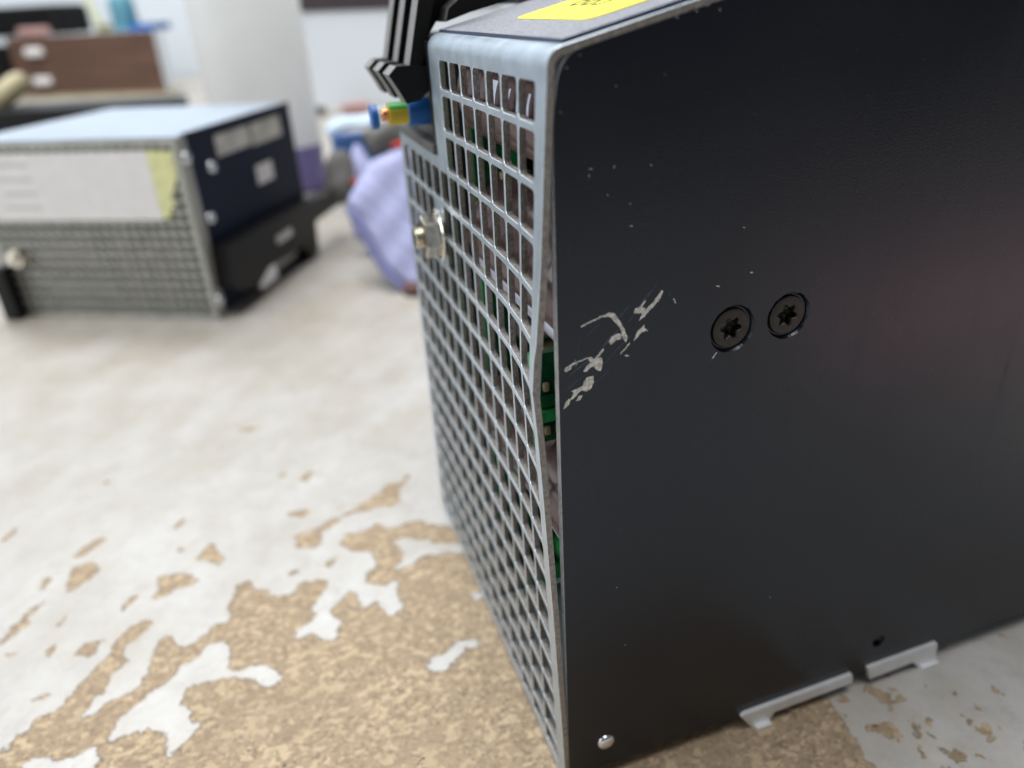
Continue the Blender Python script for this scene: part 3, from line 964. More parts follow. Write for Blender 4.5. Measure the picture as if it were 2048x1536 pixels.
def torx_screw(x, z, rot, parent):
    """flat head with six-lobed recess, facing -y"""
    R, k = 0.435, 48
    y0 = YS + 0.035
    prof = []
    g = G()
    lobes = [0.205 + 0.045 * math.cos(6 * (2 * math.pi * i / k) + rot) for i in range(k)]
    rings = [([R * 1.0] * k, y0 + 0.2), ([R] * k, y0 + 0.03), ([R - .012] * k, y0 + 0.008), ([R - .05] * k, y0),
             ([l + .02 for l in lobes], y0), (lobes, y0 + 0.02), (lobes, y0 + 0.20), ([l * .55 for l in lobes], y0 + 0.24)]
    for rr, yy in rings:
        g.v += [(x + rr[i] * math.cos(2 * math.pi * i / k), yy, z + rr[i] * math.sin(2 * math.pi * i / k)) for i in range(k)]
    for q in range(len(rings) - 1):
        for i in range(k):
            j = (i + 1) % k
            g.f.append((q * k + j, q * k + i, (q + 1) * k + i, (q + 1) * k + j))
            g.m.append(0)
    g.f.append(tuple((len(rings) - 1) * k + i for i in range(k)))
    g.m.append(0)
    return g.build('torx_screw', SCREW, parent, 35)


torx_screw(3.95, -5.29, 0.35, sp)
torx_screw(5.31, -5.24, 1.1, sp)

# shiny rivet low on the side
v, f = lathe([(0.24, 0.0), (0.24, -0.04), (0.20, -0.085), (0.11, -0.115), (0.02, -0.125)], 24, 'y', (1.16, YS, -16.68))
obj('rivet', v, f, SHINY, sp, 60)

# scrapes through the enamel: thin flakes of bared metal
def ragged(q, seed, amp):
    """break the straight outline of a flake into a torn one"""
    rnd_ = random.Random(seed)
    c = (sum(p[0] for p in q) / len(q), sum(p[1] for p in q) / len(q))
    out = []
    for k in range(len(q)):
        a, b = q[k], q[(k + 1) % len(q)]
        d = math.hypot(b[0] - a[0], b[1] - a[1])
        m_ = max(1, min(7, int(d / 0.025)))
        nx_, nz_ = -(b[1] - a[1]) / (d + 1e-9), (b[0] - a[0]) / (d + 1e-9)
        for t in range(m_):
            e = rnd_.uniform(-1, 1) * amp * min(1, d * 6) if t else rnd_.uniform(-.4, .4) * amp
            out.append((a[0] + (b[0] - a[0]) * t / m_ + nx_ * e, a[1] + (b[1] - a[1]) * t / m_ + nz_ * e))
    return out


def flake(q, t, mt, nm):
    n = len(q)
    a = sum(q[i][0] * q[(i + 1) % n][1] - q[(i + 1) % n][0] * q[i][1] for i in range(n))
    if a < 0:
        q = q[::-1]
    v = [(x, YS - t, z) for x, z in q] + [(x, YS + 0.02, z) for x, z in q]
    f = [tuple(range(n))] + [(i, n + i, n + (i + 1) % n, (i + 1) % n) for i in range(n)]
    return obj(nm, v, f, mt, sp)


for k, q in enumerate(SCR):
    if k >= 19:      # specks
        c = (sum(p[0] for p in q) / len(q), sum(p[1] for p in q) / len(q))
        flake([(c[0] + (p[0] - c[0]) * .7, c[1] + (p[1] - c[1]) * .7) for p in q], 0.004, SCRATCH, 'speck')
    else:
        flake(ragged(q, k, 0.010), 0.006, SCRATCH, 'scratch')


def streak(p0, p1, w, mt):
    """a hairline scuff with tapering ends"""
    rnd_ = random.Random(int(p0[0] * 1000))
    dx, dz = p1[0] - p0[0], p1[1] - p0[1]
    d = math.hypot(dx, dz)
    nx_, nz_ = -dz / d, dx / d
    up_, dn_ = [], []
    for k in range(9):
        t = k / 8
        h = w * math.sin(math.pi * (0.04 + 0.92 * t)) * rnd_.uniform(.6, 1.2)
        b = 0.03 * d * math.sin(3 * t)
        up_.append((p0[0] + dx * t + nx_ * (b + h), p0[1] + dz * t + nz_ * (b + h)))
        dn_.append((p0[0] + dx * t + nx_ * (b - h), p0[1] + dz * t + nz_ * (b - h)))
    flake(up_ + dn_[::-1], 0.003, mt, 'scuff')


for p0, p1, w in (((0.28, -5.62), (0.92, -5.28), .022), ((1.02, -5.55), (1.66, -4.98), .018), ((0.95, -5.20), (1.45, -4.75), .03),
                  ((1.55, -4.72), (2.18, -4.02), .028), ((0.62, -4.86), (0.98, -4.63), .015), ((1.32, -4.62), (1.60, -4.35), .03),
                  ((0.50, -4.95), (0.46, -5.42), .006), ((0.20, -5.95), (0.6, -5.68), .02), ((1.2, -5.62), (0.75, -5.95), .012),
                  ((2.4, -4.2), (2.48, -4.36), .008), ((0.3, -3.3), (0.37, -2.9), .004), ((3.45, -5.98), (3.62, -5.82), .012),
                  ((2.6, -8.2), (3.4, -7.9), .004), ((6.2, -9.5), (7.4, -9.1), .004), ((4.4, -2.2), (4.9, -2.35), .004)):
    streak(p0, p1, w, SCUFF)

# shell: left wall, rear wall, bottom sheet
v, f = bevel_box(0.3, 23, 13.3, 13.45, -17.9, -2.9)
obj('far_wall', v, f, DARKIN, pm)
v, f = bevel_box(22.6, 22.9, -.2, 13.3, -17.5, 4.5)
obj('rear_wall', v, f, DARKIN, pm)
v, f = bevel_box(0.2, 22.6, -.3, 13.3, -17.62, -17.46)
obj('bottom_sheet', v, f, ZINC, pm)
# lid over the part behind the notch
v, f = bevel_box(3.2, 22.6, 8.1, 13.4, 0, 0.12)
v = [(x, y, lidz(x, z - 0.1)) for x, y, z in v]
obj('rear_lid', v, f, TOPM, pm)

# bright bottom flanges that peep out under the side
g = G()
g.add(*prism([(5.93, -18.09), (6.30, -18.09), (6.46, -17.74), (9.18, -17.67), (9.12, -17.33), (5.47, -17.41)], 'y', -0.62, -0.485))
g.add(*prism([(5.47, -17.41), (5.93, -18.09), (5.75, -18.09), (5.35, -17.5)], 'y', -0.60, 0.4))
g.add(*bevel_box(5.8, 6.30, -0.78, 0.5, -18.095, -17.98))
g.build('foot_flange', WHITEM, pm)
g = G()
g.add(*prism([(9.84, -17.79), (11.44, -17.73), (11.75, -18.09), (12.40, -18.09), (12.26, -17.26), (9.70, -17.30)], 'y', -0.62, -0.485))
g.add(*bevel_box(11.75, 12.40, -0.76, 0.6, -18.095, -17.98))
g.build('foot_flange', WHITEM, pm)
for x, y in ((20, 0.5), (20, 12), (2, 12)):
    v, f = bevel_box(x, x + 1, y, y + 0.8, -18.08, -17.57)
    obj('foot', v, f, WHITEM, pm)

# ---------------- inside: circuit board and capacitors
BY = 6.3
v, f = bevel_box(0.55, 20, BY, BY + 0.28, -17.2, -0.5)
pcb = obj('circuit_board', v, f, [PCB], pm)
v, f = bevel_box(0.50, 0.55, BY - .01, BY + .29, -17.2, -0.5)
obj('board_edge', v, f, PCBL, pcb)
rnd = random.Random(3)
for i in range(46):
    x, z = rnd.uniform(1.0, 5.5), rnd.uniform(-17, -1.4)
    w, h = rnd.choice([(0.35, 0.6), (0.5, 0.35), (0.8, 0.5), (0.3, 0.3)])
    d = rnd.uniform(0.15, 0.5)
    v, f = bevel_box(x, x + w, BY - d, BY - 0.001, z, z + h, 0.04)
    obj('board_component', v, f, [PAD, PLASTIC, PCBL, GREYP][i % 4], pcb)
for z0, z1, mt in ((-10.55, -10.05, PCBL), (-11.15, -10.65, PCB), (-12.6, -12.2, PCBL), (-16.9, -16.2, PCBL), (-4.4, -3.9, PCBL)):
    v, f = bevel_box(1.2, 8.5, BY - 0.30, BY - 0.002, z0, z1, 0.03)
    obj('board_rail', v, f, mt, pcb)
for x in (2.0, 2.55, 3.1):
    for z in (-9.75, -11.6, -15.6):
        v, f = bevel_box(x, x + 0.3, BY - 0.22, BY - 0.002, z, z + 0.34, 0.08)
        obj('solder_pad', v, f, PAD, pcb)


def capacitor(xc, z, r, text=False, y1=None):
    """can standing on the board, its axis across the unit"""
    y0, y1 = -0.18, y1 or BY - 0.01
    prof = [(0.0001, y0 + .05), (r * .78, y0 + .05), (r * .84, y0), (r * .95, y0 + .02), (r, y0 + .09), (r, y1 - .25), (r * .93, y1 - .2), (r, y1 - .12), (r, y1)]
    v, f = lathe(prof, 44, 'y', (xc, 0, z))
    c = obj('capacitor', v, f, CAP, pm, 50)

    def wrap(ya, yb, a0, a1, rr, mt, nm, n=12):
        P = []
        for k in range(n + 1):
            a = math.radians(a0 + (a1 - a0) * k / n)
            for yy in (ya, yb):
                P.append((xc - rr * math.cos(a), yy, z + rr * math.sin(a)))
        return obj(nm, P, [(2 * k, 2 * k + 1, 2 * k + 3, 2 * k + 2) for k in range(n)], mt, c)
    if not text:
        wrap(y0 + .1, y1 - .3, -72, -13, r * 1.004, CAPW, 'sleeve_stripe', 18)
        for a0, a1, ya, yb in ((-30, -28.5, .30, 1.6), (-46, -44.5, .30, 1.6), (-46, -28.5, .26, .31), (-46, -28.5, 1.58, 1.63),
                               (-30, -28.5, 2.3, 2.6), (-38, -36.5, 2.3, 2.6), (-30, -28.5, 3.2, 3.9), (-46, -44.5, 3.2, 3.9)):
            wrap(ya, yb, a0, a1, r * 1.008, CAPP, 'print_stroke', 4)
    if text:
        # rows of pale lettering on the brown sleeve
        for ya, a0, a1, w in ((0.35, 2, 5, .42), (0.35, 2, 20, .09), (0.68, 2, 20, .09), (0.35, 17, 20, .42), (0.42, 9, 12, .3),
                              (1.15, 2, 20, .10), (1.45, 2, 5, .40), (1.45, 17, 20, .40), (1.75, 2, 20, .10),
                              (2.30, 2, 20, .10), (2.30, 10, 13, .36), (2.60, 2, 11, .10), (2.60, 12, 20, .10),
                              (3.20, 0, 24, .55), (0.6, -8, -5, .6), (1.5, -8, -5, .5), (0.4, 30, 33, .3), (1.7, 32, 46, .3)):
            wrap(ya, ya + w, a0, a1, r * 1.006, CAPW, 'print_stroke', 4)
    return c


capacitor(0.24 + 1.25, -1.0, 1.25, True)
capacitor(0.24 + 1.55, -4.55, 1.55)
capacitor(0.24 + 1.05, -9.78, 1.08)
# small upright board between the lower capacitors
DY = 2.0
v, f = bevel_box(0.42, 7.0, DY, DY + 0.2, -8.62, -6.25)
db = obj('daughter_board', v, f, [PCB], pm)
v, f = bevel_box(0.36, 0.42, DY - .01, DY + .21, -8.62, -6.25)
obj('board_edge', v, f, PCBL, db)
for z0, z1, mt in ((-7.62, -7.32, PCBD), (-8.02, -7.70, PCBL)):
    v, f = bevel_box(0.5, 6.5, DY - 0.12, DY - 0.002, z0, z1, 0.02)
    obj('board_rail', v, f, mt, db)
for z in (-7.22, -8.40):
    for x in (0.62, 0.92, 1.22):
        v, f = bevel_box(x, x + 0.16, DY - 0.1, DY - 0.002, z, z + 0.24, 0.05)
        obj('solder_pad', v, f, PAD, db)

# ---------------- earth stud with washer and nut
SY, SZ = 8.5, -5.03


def hexprof(r, x0, x1):
    p = [(SY + r * math.cos(math.radians(60 * i + 12)), SZ + r * math.sin(math.radians(60 * i + 12))) for i in range(6)]
    return prism(p, 'x', x0, x1)


v, f = lathe([(0.02, -0.015), (0.72, -0.015), (0.75, -0.05), (0.75, -0.10), (0.72, -0.13), (0.02, -0.13)], 36, 'x', (0, SY, SZ))
stud = obj('washer', v, f, GOLD, pm, 40)
g = G()
g.add(*hexprof(0.66, -0.58, -0.14))
v, f = g.v, g.f
bm = bmesh.new()
bv = [bm.verts.new(p) for p in v]
for q in f:
    bm.faces.new([bv[i] for i in q])
bmesh.ops.bevel(bm, geom=list(bm.edges), offset=0.04, segments=2, affect='EDGES')
bm.verts.index_update()
obj('nut', [tuple(q.co) for q in bm.verts], [tuple(q.index for q in p.verts) for p in bm.faces], GOLD, pm, 30)
bm.free()
prof = [(0.02, -0.14)]
for k in range(8):
    x = -0.54 - k * 0.032
    prof += [(0.30, x), (0.26, x - 0.025)]
prof += [(0.27, -0.80), (0.02, -0.81)]
v, f = lathe(prof, 28, 'x', (0, SY, SZ))
obj('threaded_stud', v, f, GOLD, pm, 30)

# ---------------- terminal connector in the notch, with its ribbed locking lever and earth wire
hs = G()
hs.add(*bevel_box(0.22, 3.0, 8.15, 13.3, -2.66, 0.20, 0.06))
housing = hs.build('terminal_housing', DGREY, pm)
v, f = bevel_box(-0.10, 0.20, 8.10, 13.3, -2.70, -2.42, 0.05)
obj('housing_ledge', v, f, DGREY, housing)
v, f = bevel_box(0.02, 0.24, 8.12, 8.5, -2.4, 0.15, 0.04)
obj('housing_wall', v, f, PLASTIC, housing)


def lever():
    body = [(-0.28, -0.60), (0.18, -0.60), (0.30, 0.2), (0.62, 0.62), (1.5, 0.92), (3.9, 1.30), (4.1, 1.75), (1.9, 1.75), (1.2, 2.4), (0.95, 2.9), (0.6, 2.8), (0.25, 1.4)]
    v, f = prism(body, 'y', 9.2, 12.6)
    lv = obj('locking_lever', v, f, PLASTIC, housing)
    for k, y in enumerate((8.5, 10.15, 11.8)):
        rib = [(-0.44, -0.50), (-0.1, -0.56), (0.40, 1.1), (0.9, 2.8), (0.5, 2.85), (0.02, 1.25)]
        v, f = prism(rib, 'y', y, y + 0.75)
        obj('rib', v, f, [PLASTIC, GREYP], lv, None, [0, 0] + [1 if i in (4, 5) else 0 for i in range(6)])  # grey front faces paint a sheen onto the black ribs
        hook = [(-1.02, -0.62), (-0.80, -0.42), (-0.2, -0.42), (0.12, -0.50), (0.12, -1.0), (-0.25, -1.30), (-0.62, -1.36), (-0.80, -1.0)]
        v, f = prism(hook, 'y', y - 0.1, y + 0.78)
        obj('hook', v, f, [PLASTIC, GREYP], lv, None, [0, 0] + [1 if i in (0, 6, 7) else 0 for i in range(8)])  # grey faces are painted highlights on the black hooks
    return lv


lever()
# arm of the lever lying over the lid
arm = [(0.62, 0.55), (0.72, 0.86), (1.2, 1.2), (3.8, 1.75), (3.8, 1.25), (1.3, 0.74)]
v, f = prism(arm, 'y', 8.35, 9.4)
obj('lever_arm', v, f, [PLASTIC, GREYP], housing, None, [0, 0, 1, 1, 1, 0, 0, 0])


def wire(x0, x1, r, mt, nm, y=9.6, z=-1.72, zz=0.0):
    v, f = lathe([(r * .85, x0), (r, x0 + .03), (r, x1 - .03), (r * .85, x1)], 28, 'x', (0, y, z))
    return obj(nm, v, f, mt, housing, 40)


wire(-0.42, 0.22, 0.37, BLUE, 'ferrule_collar')
g = G()
n = 28
r = 0.31
for k in range(n):
    a = 2 * math.pi * k / n
    g.v += [(-0.95, 9.6 + r * math.cos(a), -1.72 + r * math.sin(a)), (-0.42, 9.6 + r * math.cos(a), -1.72 + r * math.sin(a))]
for k in range(n):
    j = (k + 1) % n
    g.f.append((2 * k, 2 * j, 2 * j + 1, 2 * k + 1))
    g.m.append(1 if 0.15 < k / n < 0.42 else 0)
g.f.append(tuple(2 * k for k in range(n)))
g.m.append(0)
g.build('earth_wire', [WYEL, WGRN], housing, 50)
wire(-1.16, -0.95, 0.17, COPPER, 'copper_core')
v, f = lathe([(0.20, -1.42), (0.34, -1.40), (0.34, -1.22), (0.20, -1.18)], 24, 'x', (0, 9.9, -1.80))
obj('ferrule_end', v, f, BLUE, housing, 40)

# ------------------------------------------------------------------ second power module behind
A2 = Vector((-9.34, 40.72, 0))
u2 = Vector((-0.8787, 0.4773, 0)).normalized()
w2 = Vector((-u2.y, u2.x, 0))
if w2.y < 0:
    w2 = -w2


def D(a, b, c):
    p = A2 + u2 * a + w2 * b
    return (p.x, p.y, ZT + c)


def dbox(a0, a1, b0, b1, c0, c1, r=0.0):
    v, f = bevel_box(a0, a1, b0, b1, c0, c1, r)
    v = [D(*p) for p in v]
    return v, [q[::-1] for q in f]


d2 = thing('power_module', 'second power module further back, white paper label taped over its perforated front', 'power module', D(8, 8, 0))
PW, PH, PD, PT = 16.3, 12.3, 16.5, 0.725
cells = []
ycut = [0, 0.42] + [0.42 + PT * k for k in range(1, 22)] + [PW]
scut = [0.05, 0.38] + [0.38 + PT * k for k in range(1, 17)] + [PH]
for i in range(len(scut) - 1):
    for j in range(len(ycut) - 1):
        y0, y1, s0, s1 = ycut[j], ycut[j + 1], scut[i], scut[i + 1]
        hole = None
        inner = 0 < j < len(ycut) - 2 and 0 < i < len(scut) - 2
        if inner:
            hole = (y0 + .12, y1 - .12, s0 + .12, s1 - .12, 0.06)
        yl = [y0, y0 + .18, y1 - .18, y1] if 0 < j < len(ycut) - 2 else [y0, y1]
        sl = [s0, s0 + .18, s1 - .18, s1] if 0 < i < len(scut) - 2 else [s0, s1]
        cells.append((y0, y1, s0, s1, hole, yl, sl))
perforated(cells, lambda y, s, d: D(y, d, s), 'perforated_front', [ZINC2, CUT], d2, na=2)
v, f = dbox(0, PW, 0.16, PD, PH, PH + 0.12, 0.03)
obj('lid_plate', v, f, TOP2, d2)
v, f = dbox(-0.04, 0.28, 0.9, PD + .02, PH - .02, PH + 0.16, 0.03)
obj('lid_edge', v, f, NAVY, d2)
v, f = dbox(0.02, 0.18, 1.0, PD, 0.25, PH - .02)
s2 = obj('side_panel', v, f, NAVY, d2)
v, f = dbox(-0.03, 0.16, 0.16, 1.0, 0.06, PH - .02, 0.03)
obj('front_flange', v, f, ZINC2, d2)
v, f = dbox(0.2, PW, PD - .15, PD, 0.1, PH)
obj('rear_wall', v, f, DARKIN, d2)
v, f = dbox(PW - .15, PW, 0.2, PD, 0.1, PH)
obj('far_wall', v, f, NAVY, d2)
v, f = dbox(0.2, PW - .2, 0.2, PD - .2, 0.02, 0.14)
obj('bottom_sheet', v, f, ZINC2, d2)
for a0, a1, c0, c1, b in ((6.0, 7.3, 0.4, 6.2, 1.0), (4.0, 4.9, 0.4, 6.0, 1.0), (8.4, 14, 1.2, 2.2, 1.2), (2.4, 5.4, 3.9, 4.9, 1.3), (9.2, 13.5, 3.4, 5.4, 1.1), (7.8, 9, 0.3, 1.2, 1.2)):
    v, f = dbox(a0, a1, b, b + 1.2, c0, c1, 0.05)
    obj('inner_part', v, f, OLIVE, d2)
v, f = dbox(2.3, 15.4, -0.06, -0.012, 7.15, 11.62)
lb = obj('paper_label', v, f, LABEL, d2)
for k in range(4):
    z = 10.8 - k * 0.95
    v, f = dbox(11.2, 13.6 + 0.4 * (k % 2), -0.072, -0.061, z, z + 0.16)
    obj('printed_line', v, f, PRINT, lb)
poly = [(2.32, 11.62), (2.36, 7.3), (1.75, 7.25), (1.5, 7.9), (1.15, 8.1), (1.3, 8.7), (0.75, 9.5), (0.45, 10.2), (0.5, 11.0), (0.4, 11.55)]
n = len(poly)
v = [D(a, -0.05, c) for a, c in poly] + [D(a, -0.012, c) for a, c in poly]
f = [tuple(range(n)), tuple(range(2 * n - 1, n - 1, -1))] + [(i, (i + 1) % n, n + (i + 1) % n, n + i) for i in range(n)]
obj('torn_sticker', v, f, PALEY, d2)
for b0, b1, c0, c1, mt in ((4.4, 9.3, 10.35, 11.75, LABELG), (9.6, 14.4, 10.2, 11.75, LABELG), (9.2, 11.8, 7.35, 8.75, LABEL)):
    v, f = dbox(-0.02, 0.015, b0, b1, c0, c1)
    obj('side_label', v, f, mt, s2)


def dscrew(b, c, r=0.42):
    prof = [(0.02, -0.30), (r * .75, -0.27), (r, -0.15), (r, 0.03)]
    v, f = lathe([(rr, h) for rr, h in prof], 18, 'x', (0, 0, 0))
    v = [D(p[0], b + p[1], c + p[2]) for p in v]
    obj('screw', v, f, SHINY, d2, 50)


for b, c in ((0.55, 11.0), (3.2, 9.9), (1.7, 6.8), (0.45, 1.3)):
    dscrew(b, c)
# black connector with lever on its side
clip = [(0.6, 2.2), (0.9, 5.0), (4.5, 5.0), (12.0, 4.9), (19.5, 4.4), (21.8, 4.4), (21.8, 3.0), (15.2, 2.9), (14.8, 0.5), (13.2, 0.05), (12.2, 1.6), (6.0, 1.9), (4.0, 1.2), (1.5, 1.6)]
n = len(clip)
v = [D(-1.3, b, c) for b, c in clip] + [D(0.0, b, c) for b, c in clip]
f = [tuple(range(n)), tuple(range(2 * n - 1, n - 1, -1))] + [(i, (i + 1) % n, n + (i + 1) % n, n + i) for i in range(n)]
cl = obj('locking_lever', v, f, PLASTIC, d2)
v, f = dbox(-1.36, -1.3, 7.8, 10.4, 3.1, 3.7)
obj('side_label', v, f, LABELG, cl)
v, f = dbox(-0.9, -0.02, 4.9, 7.8, 0.3, 1.85, 0.2)
obj('bracket', v, f, SHINY, d2)
v, f = dbox(-0.5, -0.02, 7.6, 12.4, 0.8, 1.8, 0.1)
obj('bracket', v, f, ZINC2, d2)
# dark block and nut at the far end of the front
v, f = dbox(15.35, 16.6, -0.9, -0.01, 0.03, 3.9, 0.1)
obj('end_block', v, f, PLASTIC, d2)
v, f = lathe([(0.02, -0.9), (0.35, -0.88), (0.38, -0.5), (0.62, -0.48), (0.62, 0.0)], 20, 'x', (0, 0, 0))
v = [D(14.35 + p[1], p[0], 4.55 + p[2]) for p in v]
obj('earth_stud', v, f, GOLD, d2, 40)

# ------------------------------------------------------------------ jug
jc = (-3.0, 84.0)


def rsq(r, h, e=3.2, n=48):
    out = []
    for i in range(n):
        a = 2 * math.pi * i / n
        c, s_ = math.cos(a), math.sin(a)
        k = (abs(c) ** e + abs(s_) ** e) ** (-1 / e)
        out.append((jc[0] + r * k * c * 0.93, jc[1] + r * k * s_ * 0.93, ZT + h))
    return out


def rings_mesh(levels, cap=True):
    v, f = [], []
    n = 48
    for r, h, e in levels:
        v += rsq(r, h, e)
    for k in range(len(levels) - 1):
        for i in range(n):
            j = (i + 1) % n
            f.append((k * n + i, k * n + j, (k + 1) * n + j, (k + 1) * n + i))
    if cap:
        f.append(tuple(range(n))[::-1])
        f.append(tuple((len(levels) - 1) * n + i for i in range(n)))
    return v, f


jug = thing('plastic_jug', 'tall milky white plastic jug with purple liquid, behind the second module', 'jug', (jc[0], jc[1], ZT))
v, f = rings_mesh([(5.8, 0, 3), (6.3, 0.5, 3), (6.4, 5.2, 3)])
obj('liquid_section', v, f, LIQ, jug, 50)
v, f = rings_mesh([(6.4, 5.21, 3), (6.4, 9, 3), (6.34, 9.3, 3), (6.4, 9.6, 3), (6.4, 22, 3), (6.0, 24.5, 2.6), (4.6, 26.8, 2.2), (2.7, 27.8, 2), (2.5, 29, 2)])
obj('jug_body', v, f, JUG, jug, 50)
v, f = lathe([(2.8, 29.02), (2.8, 31.2), (2.5, 31.5), (0.02, 31.5)], 30, 'z', (jc[0], jc[1], ZT))
obj('screw_cap', v, f, BLUE, jug, 40)

# ------------------------------------------------------------------ work gloves


def puff(name, outline, centre, mt, parent, thick, ridge=0.0, ridge_dir=(1, 0), step=0.16, lean=0.0, curl=0.0):
    """soft padded piece: outline in the piece's own plane (a = to the right, b = up), swollen to a real thickness"""
    A = np.array(outline, float)
    lo, hi = A.min(0) - step, A.max(0) + step
    xs = np.arange(lo[0], hi[0] + step, step)
    ys = np.arange(lo[1], hi[1] + step, step)
    X, Y = np.meshgrid(xs, ys)
    P = np.stack([X.ravel(), Y.ravel()], 1)
    d = seg_sdf(P, outline)
    # pull the cells just outside back onto the outline
    gx = (seg_sdf(P + [1e-3, 0], outline) - d) / 1e-3
    gy = (seg_sdf(P + [0, 1e-3], outline) - d) / 1e-3
    out = d < 0
    P[out] -= (d[out, None]) * np.stack([gx[out], gy[out]], 1) * 1.0
    keep = d > -step * 1.1
    dd = np.clip(d, 0, None)
    T = 1.3
    h = thick * np.sqrt(np.clip(1 - (1 - np.clip(dd / T, 0, 1)) ** 2, 0, 1))
    rd = np.array(ridge_dir, float) / np.linalg.norm(ridge_dir)
    wave = ridge * np.sin((P @ rd) * 7 + 1.2 * np.sin(P[:, 0] * 1.3)) * np.clip(dd / .5, 0, 1)
    lump = 0.09 * thick * np.sin(P[:, 0] * 2.1 + 1) * np.sin(P[:, 1] * 1.7) * np.clip(dd, 0, 1)
    hf = h + wave + lump + curl * (P[:, 1] - P[:, 1].mean())
    hb = -h * 0.8 + curl * (P[:, 1] - P[:, 1].mean())
    ny, nx = X.shape
    c = Vector(centre)
    n = len(P)
    V = [tuple(c + right * P[i, 0] + up * P[i, 1] + back * hf[i]) for i in range(n)]
    V += [tuple(c + right * P[i, 0] + up * P[i, 1] + back * hb[i]) for i in range(n)]
    F = []
    for a in range(ny - 1):
        for b in range(nx - 1):
            q = (a * nx + b, a * nx + b + 1, (a + 1) * nx + b + 1, (a + 1) * nx + b)
            if all(keep[k] for k in q):
                F.append(q)
                F.append(tuple(k + n for k in q[::-1]))
    bm = bmesh.new()
    bv = [bm.verts.new(p) for p in V]
    for q in F:
        bm.faces.new([bv[k] for k in q])
    bmesh.ops.delete(bm, geom=[v for v in bm.verts if not v.link_faces], context='VERTS')
    bmesh.ops.remove_doubles(bm, verts=bm.verts, dist=0.03)
    bmesh.ops.smooth_vert(bm, verts=bm.verts, factor=0.5, use_axis_x=True, use_axis_y=True, use_axis_z=True)
    bm.verts.index_update()
    o = obj(name, [tuple(q.co) for q in bm.verts], [tuple(q.index for q in p.verts) for p in bm.faces], mt, parent, 180)
    bm.free()
    return o


def px(pts, cx, cy, k):
    return [((x - cx) / k, (cy - y) / k) for x, y in pts]


G1 = (3.65, 43.47, -14.51)      # on the bench right behind the front grille
g1 = thing('work_glove', 'lavender work glove with grey coated fingertips, slumped behind the perforated front', 'glove', (4.3, 42, ZT), 'work gloves on the bench')
puff('knit_body', px([(712, 372), (745, 322), (800, 296), (850, 300), (880, 420), (885, 560), (850, 590), (822, 588), (775, 548), (735, 480), (700, 425), (694, 405)], 778, 470, 26.3),
     G1, LAV, g1, 1.3, 0.03, (0.6, 0.8))
puff('cuff_fold', px([(700, 420), (722, 432), (760, 510), (800, 560), (826, 590), (815, 592), (768, 552), (728, 482), (696, 426)], 778, 470, 26.3),
     tuple(Vector(G1) + back * 1.15), LAVD, g1, 0.25, 0.0)  # strip of darker colour stands in for the shade of the fold
puff('coated_fingers', px([(722, 268), (760, 244), (800, 240), (820, 290), (790, 300), (748, 318), (735, 300)], 778, 470, 26.3),
     tuple(Vector(G1) + back * 0.1), GCOAT, g1, 1.0)
puff('hem', px([(783, 298), (800, 288), (815, 290), (812, 301), (795, 305), (785, 303)], 778, 470, 26.3),
     tuple(Vector(G1) + back * 0.9), RED, g1, 0.3)
G2 = (1.5, 52.6, -13.56)
g2 = thing('work_glove', 'grey and lavender work glove standing beside the jug, its thumb lapel folded over', 'glove', (1.6, 51, ZT), 'work gloves on the bench')
puff('knit_body', px([(698, 300), (704, 286), (716, 292), (740, 330), (760, 345), (770, 470), (730, 475), (700, 410), (690, 350)], 680, 400, 23.5),
     G2, LAV, g2, 1.0, 0.04, (0.8, 0.5))
puff('coated_fingers', px([(646, 330), (660, 304), (690, 302), (708, 326), (716, 372), (702, 404), (676, 412), (652, 388)], 680, 400, 23.5),
     tuple(Vector(G2) + back * 0.5), GCOAT, g2, 1.0)
puff('hem', px([(703, 368), (715, 364), (717, 376), (706, 380)], 680, 400, 23.5),
     tuple(Vector(G2) + back * 1.6), RED, g2, 0.3)
puff('cuff', px([(690, 402), (740, 420), (790, 520), (760, 520), (700, 470)], 680, 400, 23.5),
     G2, LAV, g2, 0.8, 0.04)

# folded pale blue cloth over a blue box, behind the gloves
bb = thing('blue_box', 'blue cardboard box standing behind the work gloves', 'box', (6.4, 73, ZT))
v, f = bevel_box(3.4, 10.6, 71.6, 76, ZT, -11.4, 0.15)
obj('carton', v, f, BLUEB, bb)
v, f = bevel_box(3.35, 10.65, 71.5, 76.1, -11.9, -11.35, 0.12)
obj('lid', v, f, BLUEB, bb)
secs = []
for t in np.linspace(0, 1, 9):
    c = (2.6 + 8.6 * t, 72.6 - 0.5 * t, -10.55 + 1.5 * t + 0.3 * math.sin(7 * t))
    k = 0.25 if t in (0, 1) else 1
    secs.append((c, 1.6 * k, 0.62 * k * (1 + .25 * math.sin(11 * t)), (0, 1, 0.1), (0, 0, 1)))
v, f = loft(secs, 20, wob=0.06, seed=11)
cl = obj('folded_cloth', v, f, CLOTHB, None, 180)
md = cl.modifiers.new('smooth', 'SUBSURF')
md.levels = md.render_levels = 2
tag(cl, 'pale blue cloth folded on top of the blue box', 'cloth')

# little red-brown rubber foot beside the module
v, f = lathe([(0.9, ZT), (1.0, ZT + .25), (0.85, ZT + .7), (0.3, ZT + .8)], 20, 'z', (4.6, 39.9, 0))
tag(obj('rubber_bumper', v, f, BROWNR, None, 50), 'small red-brown rubber bumper on the bench behind the front grille', 'bumper')

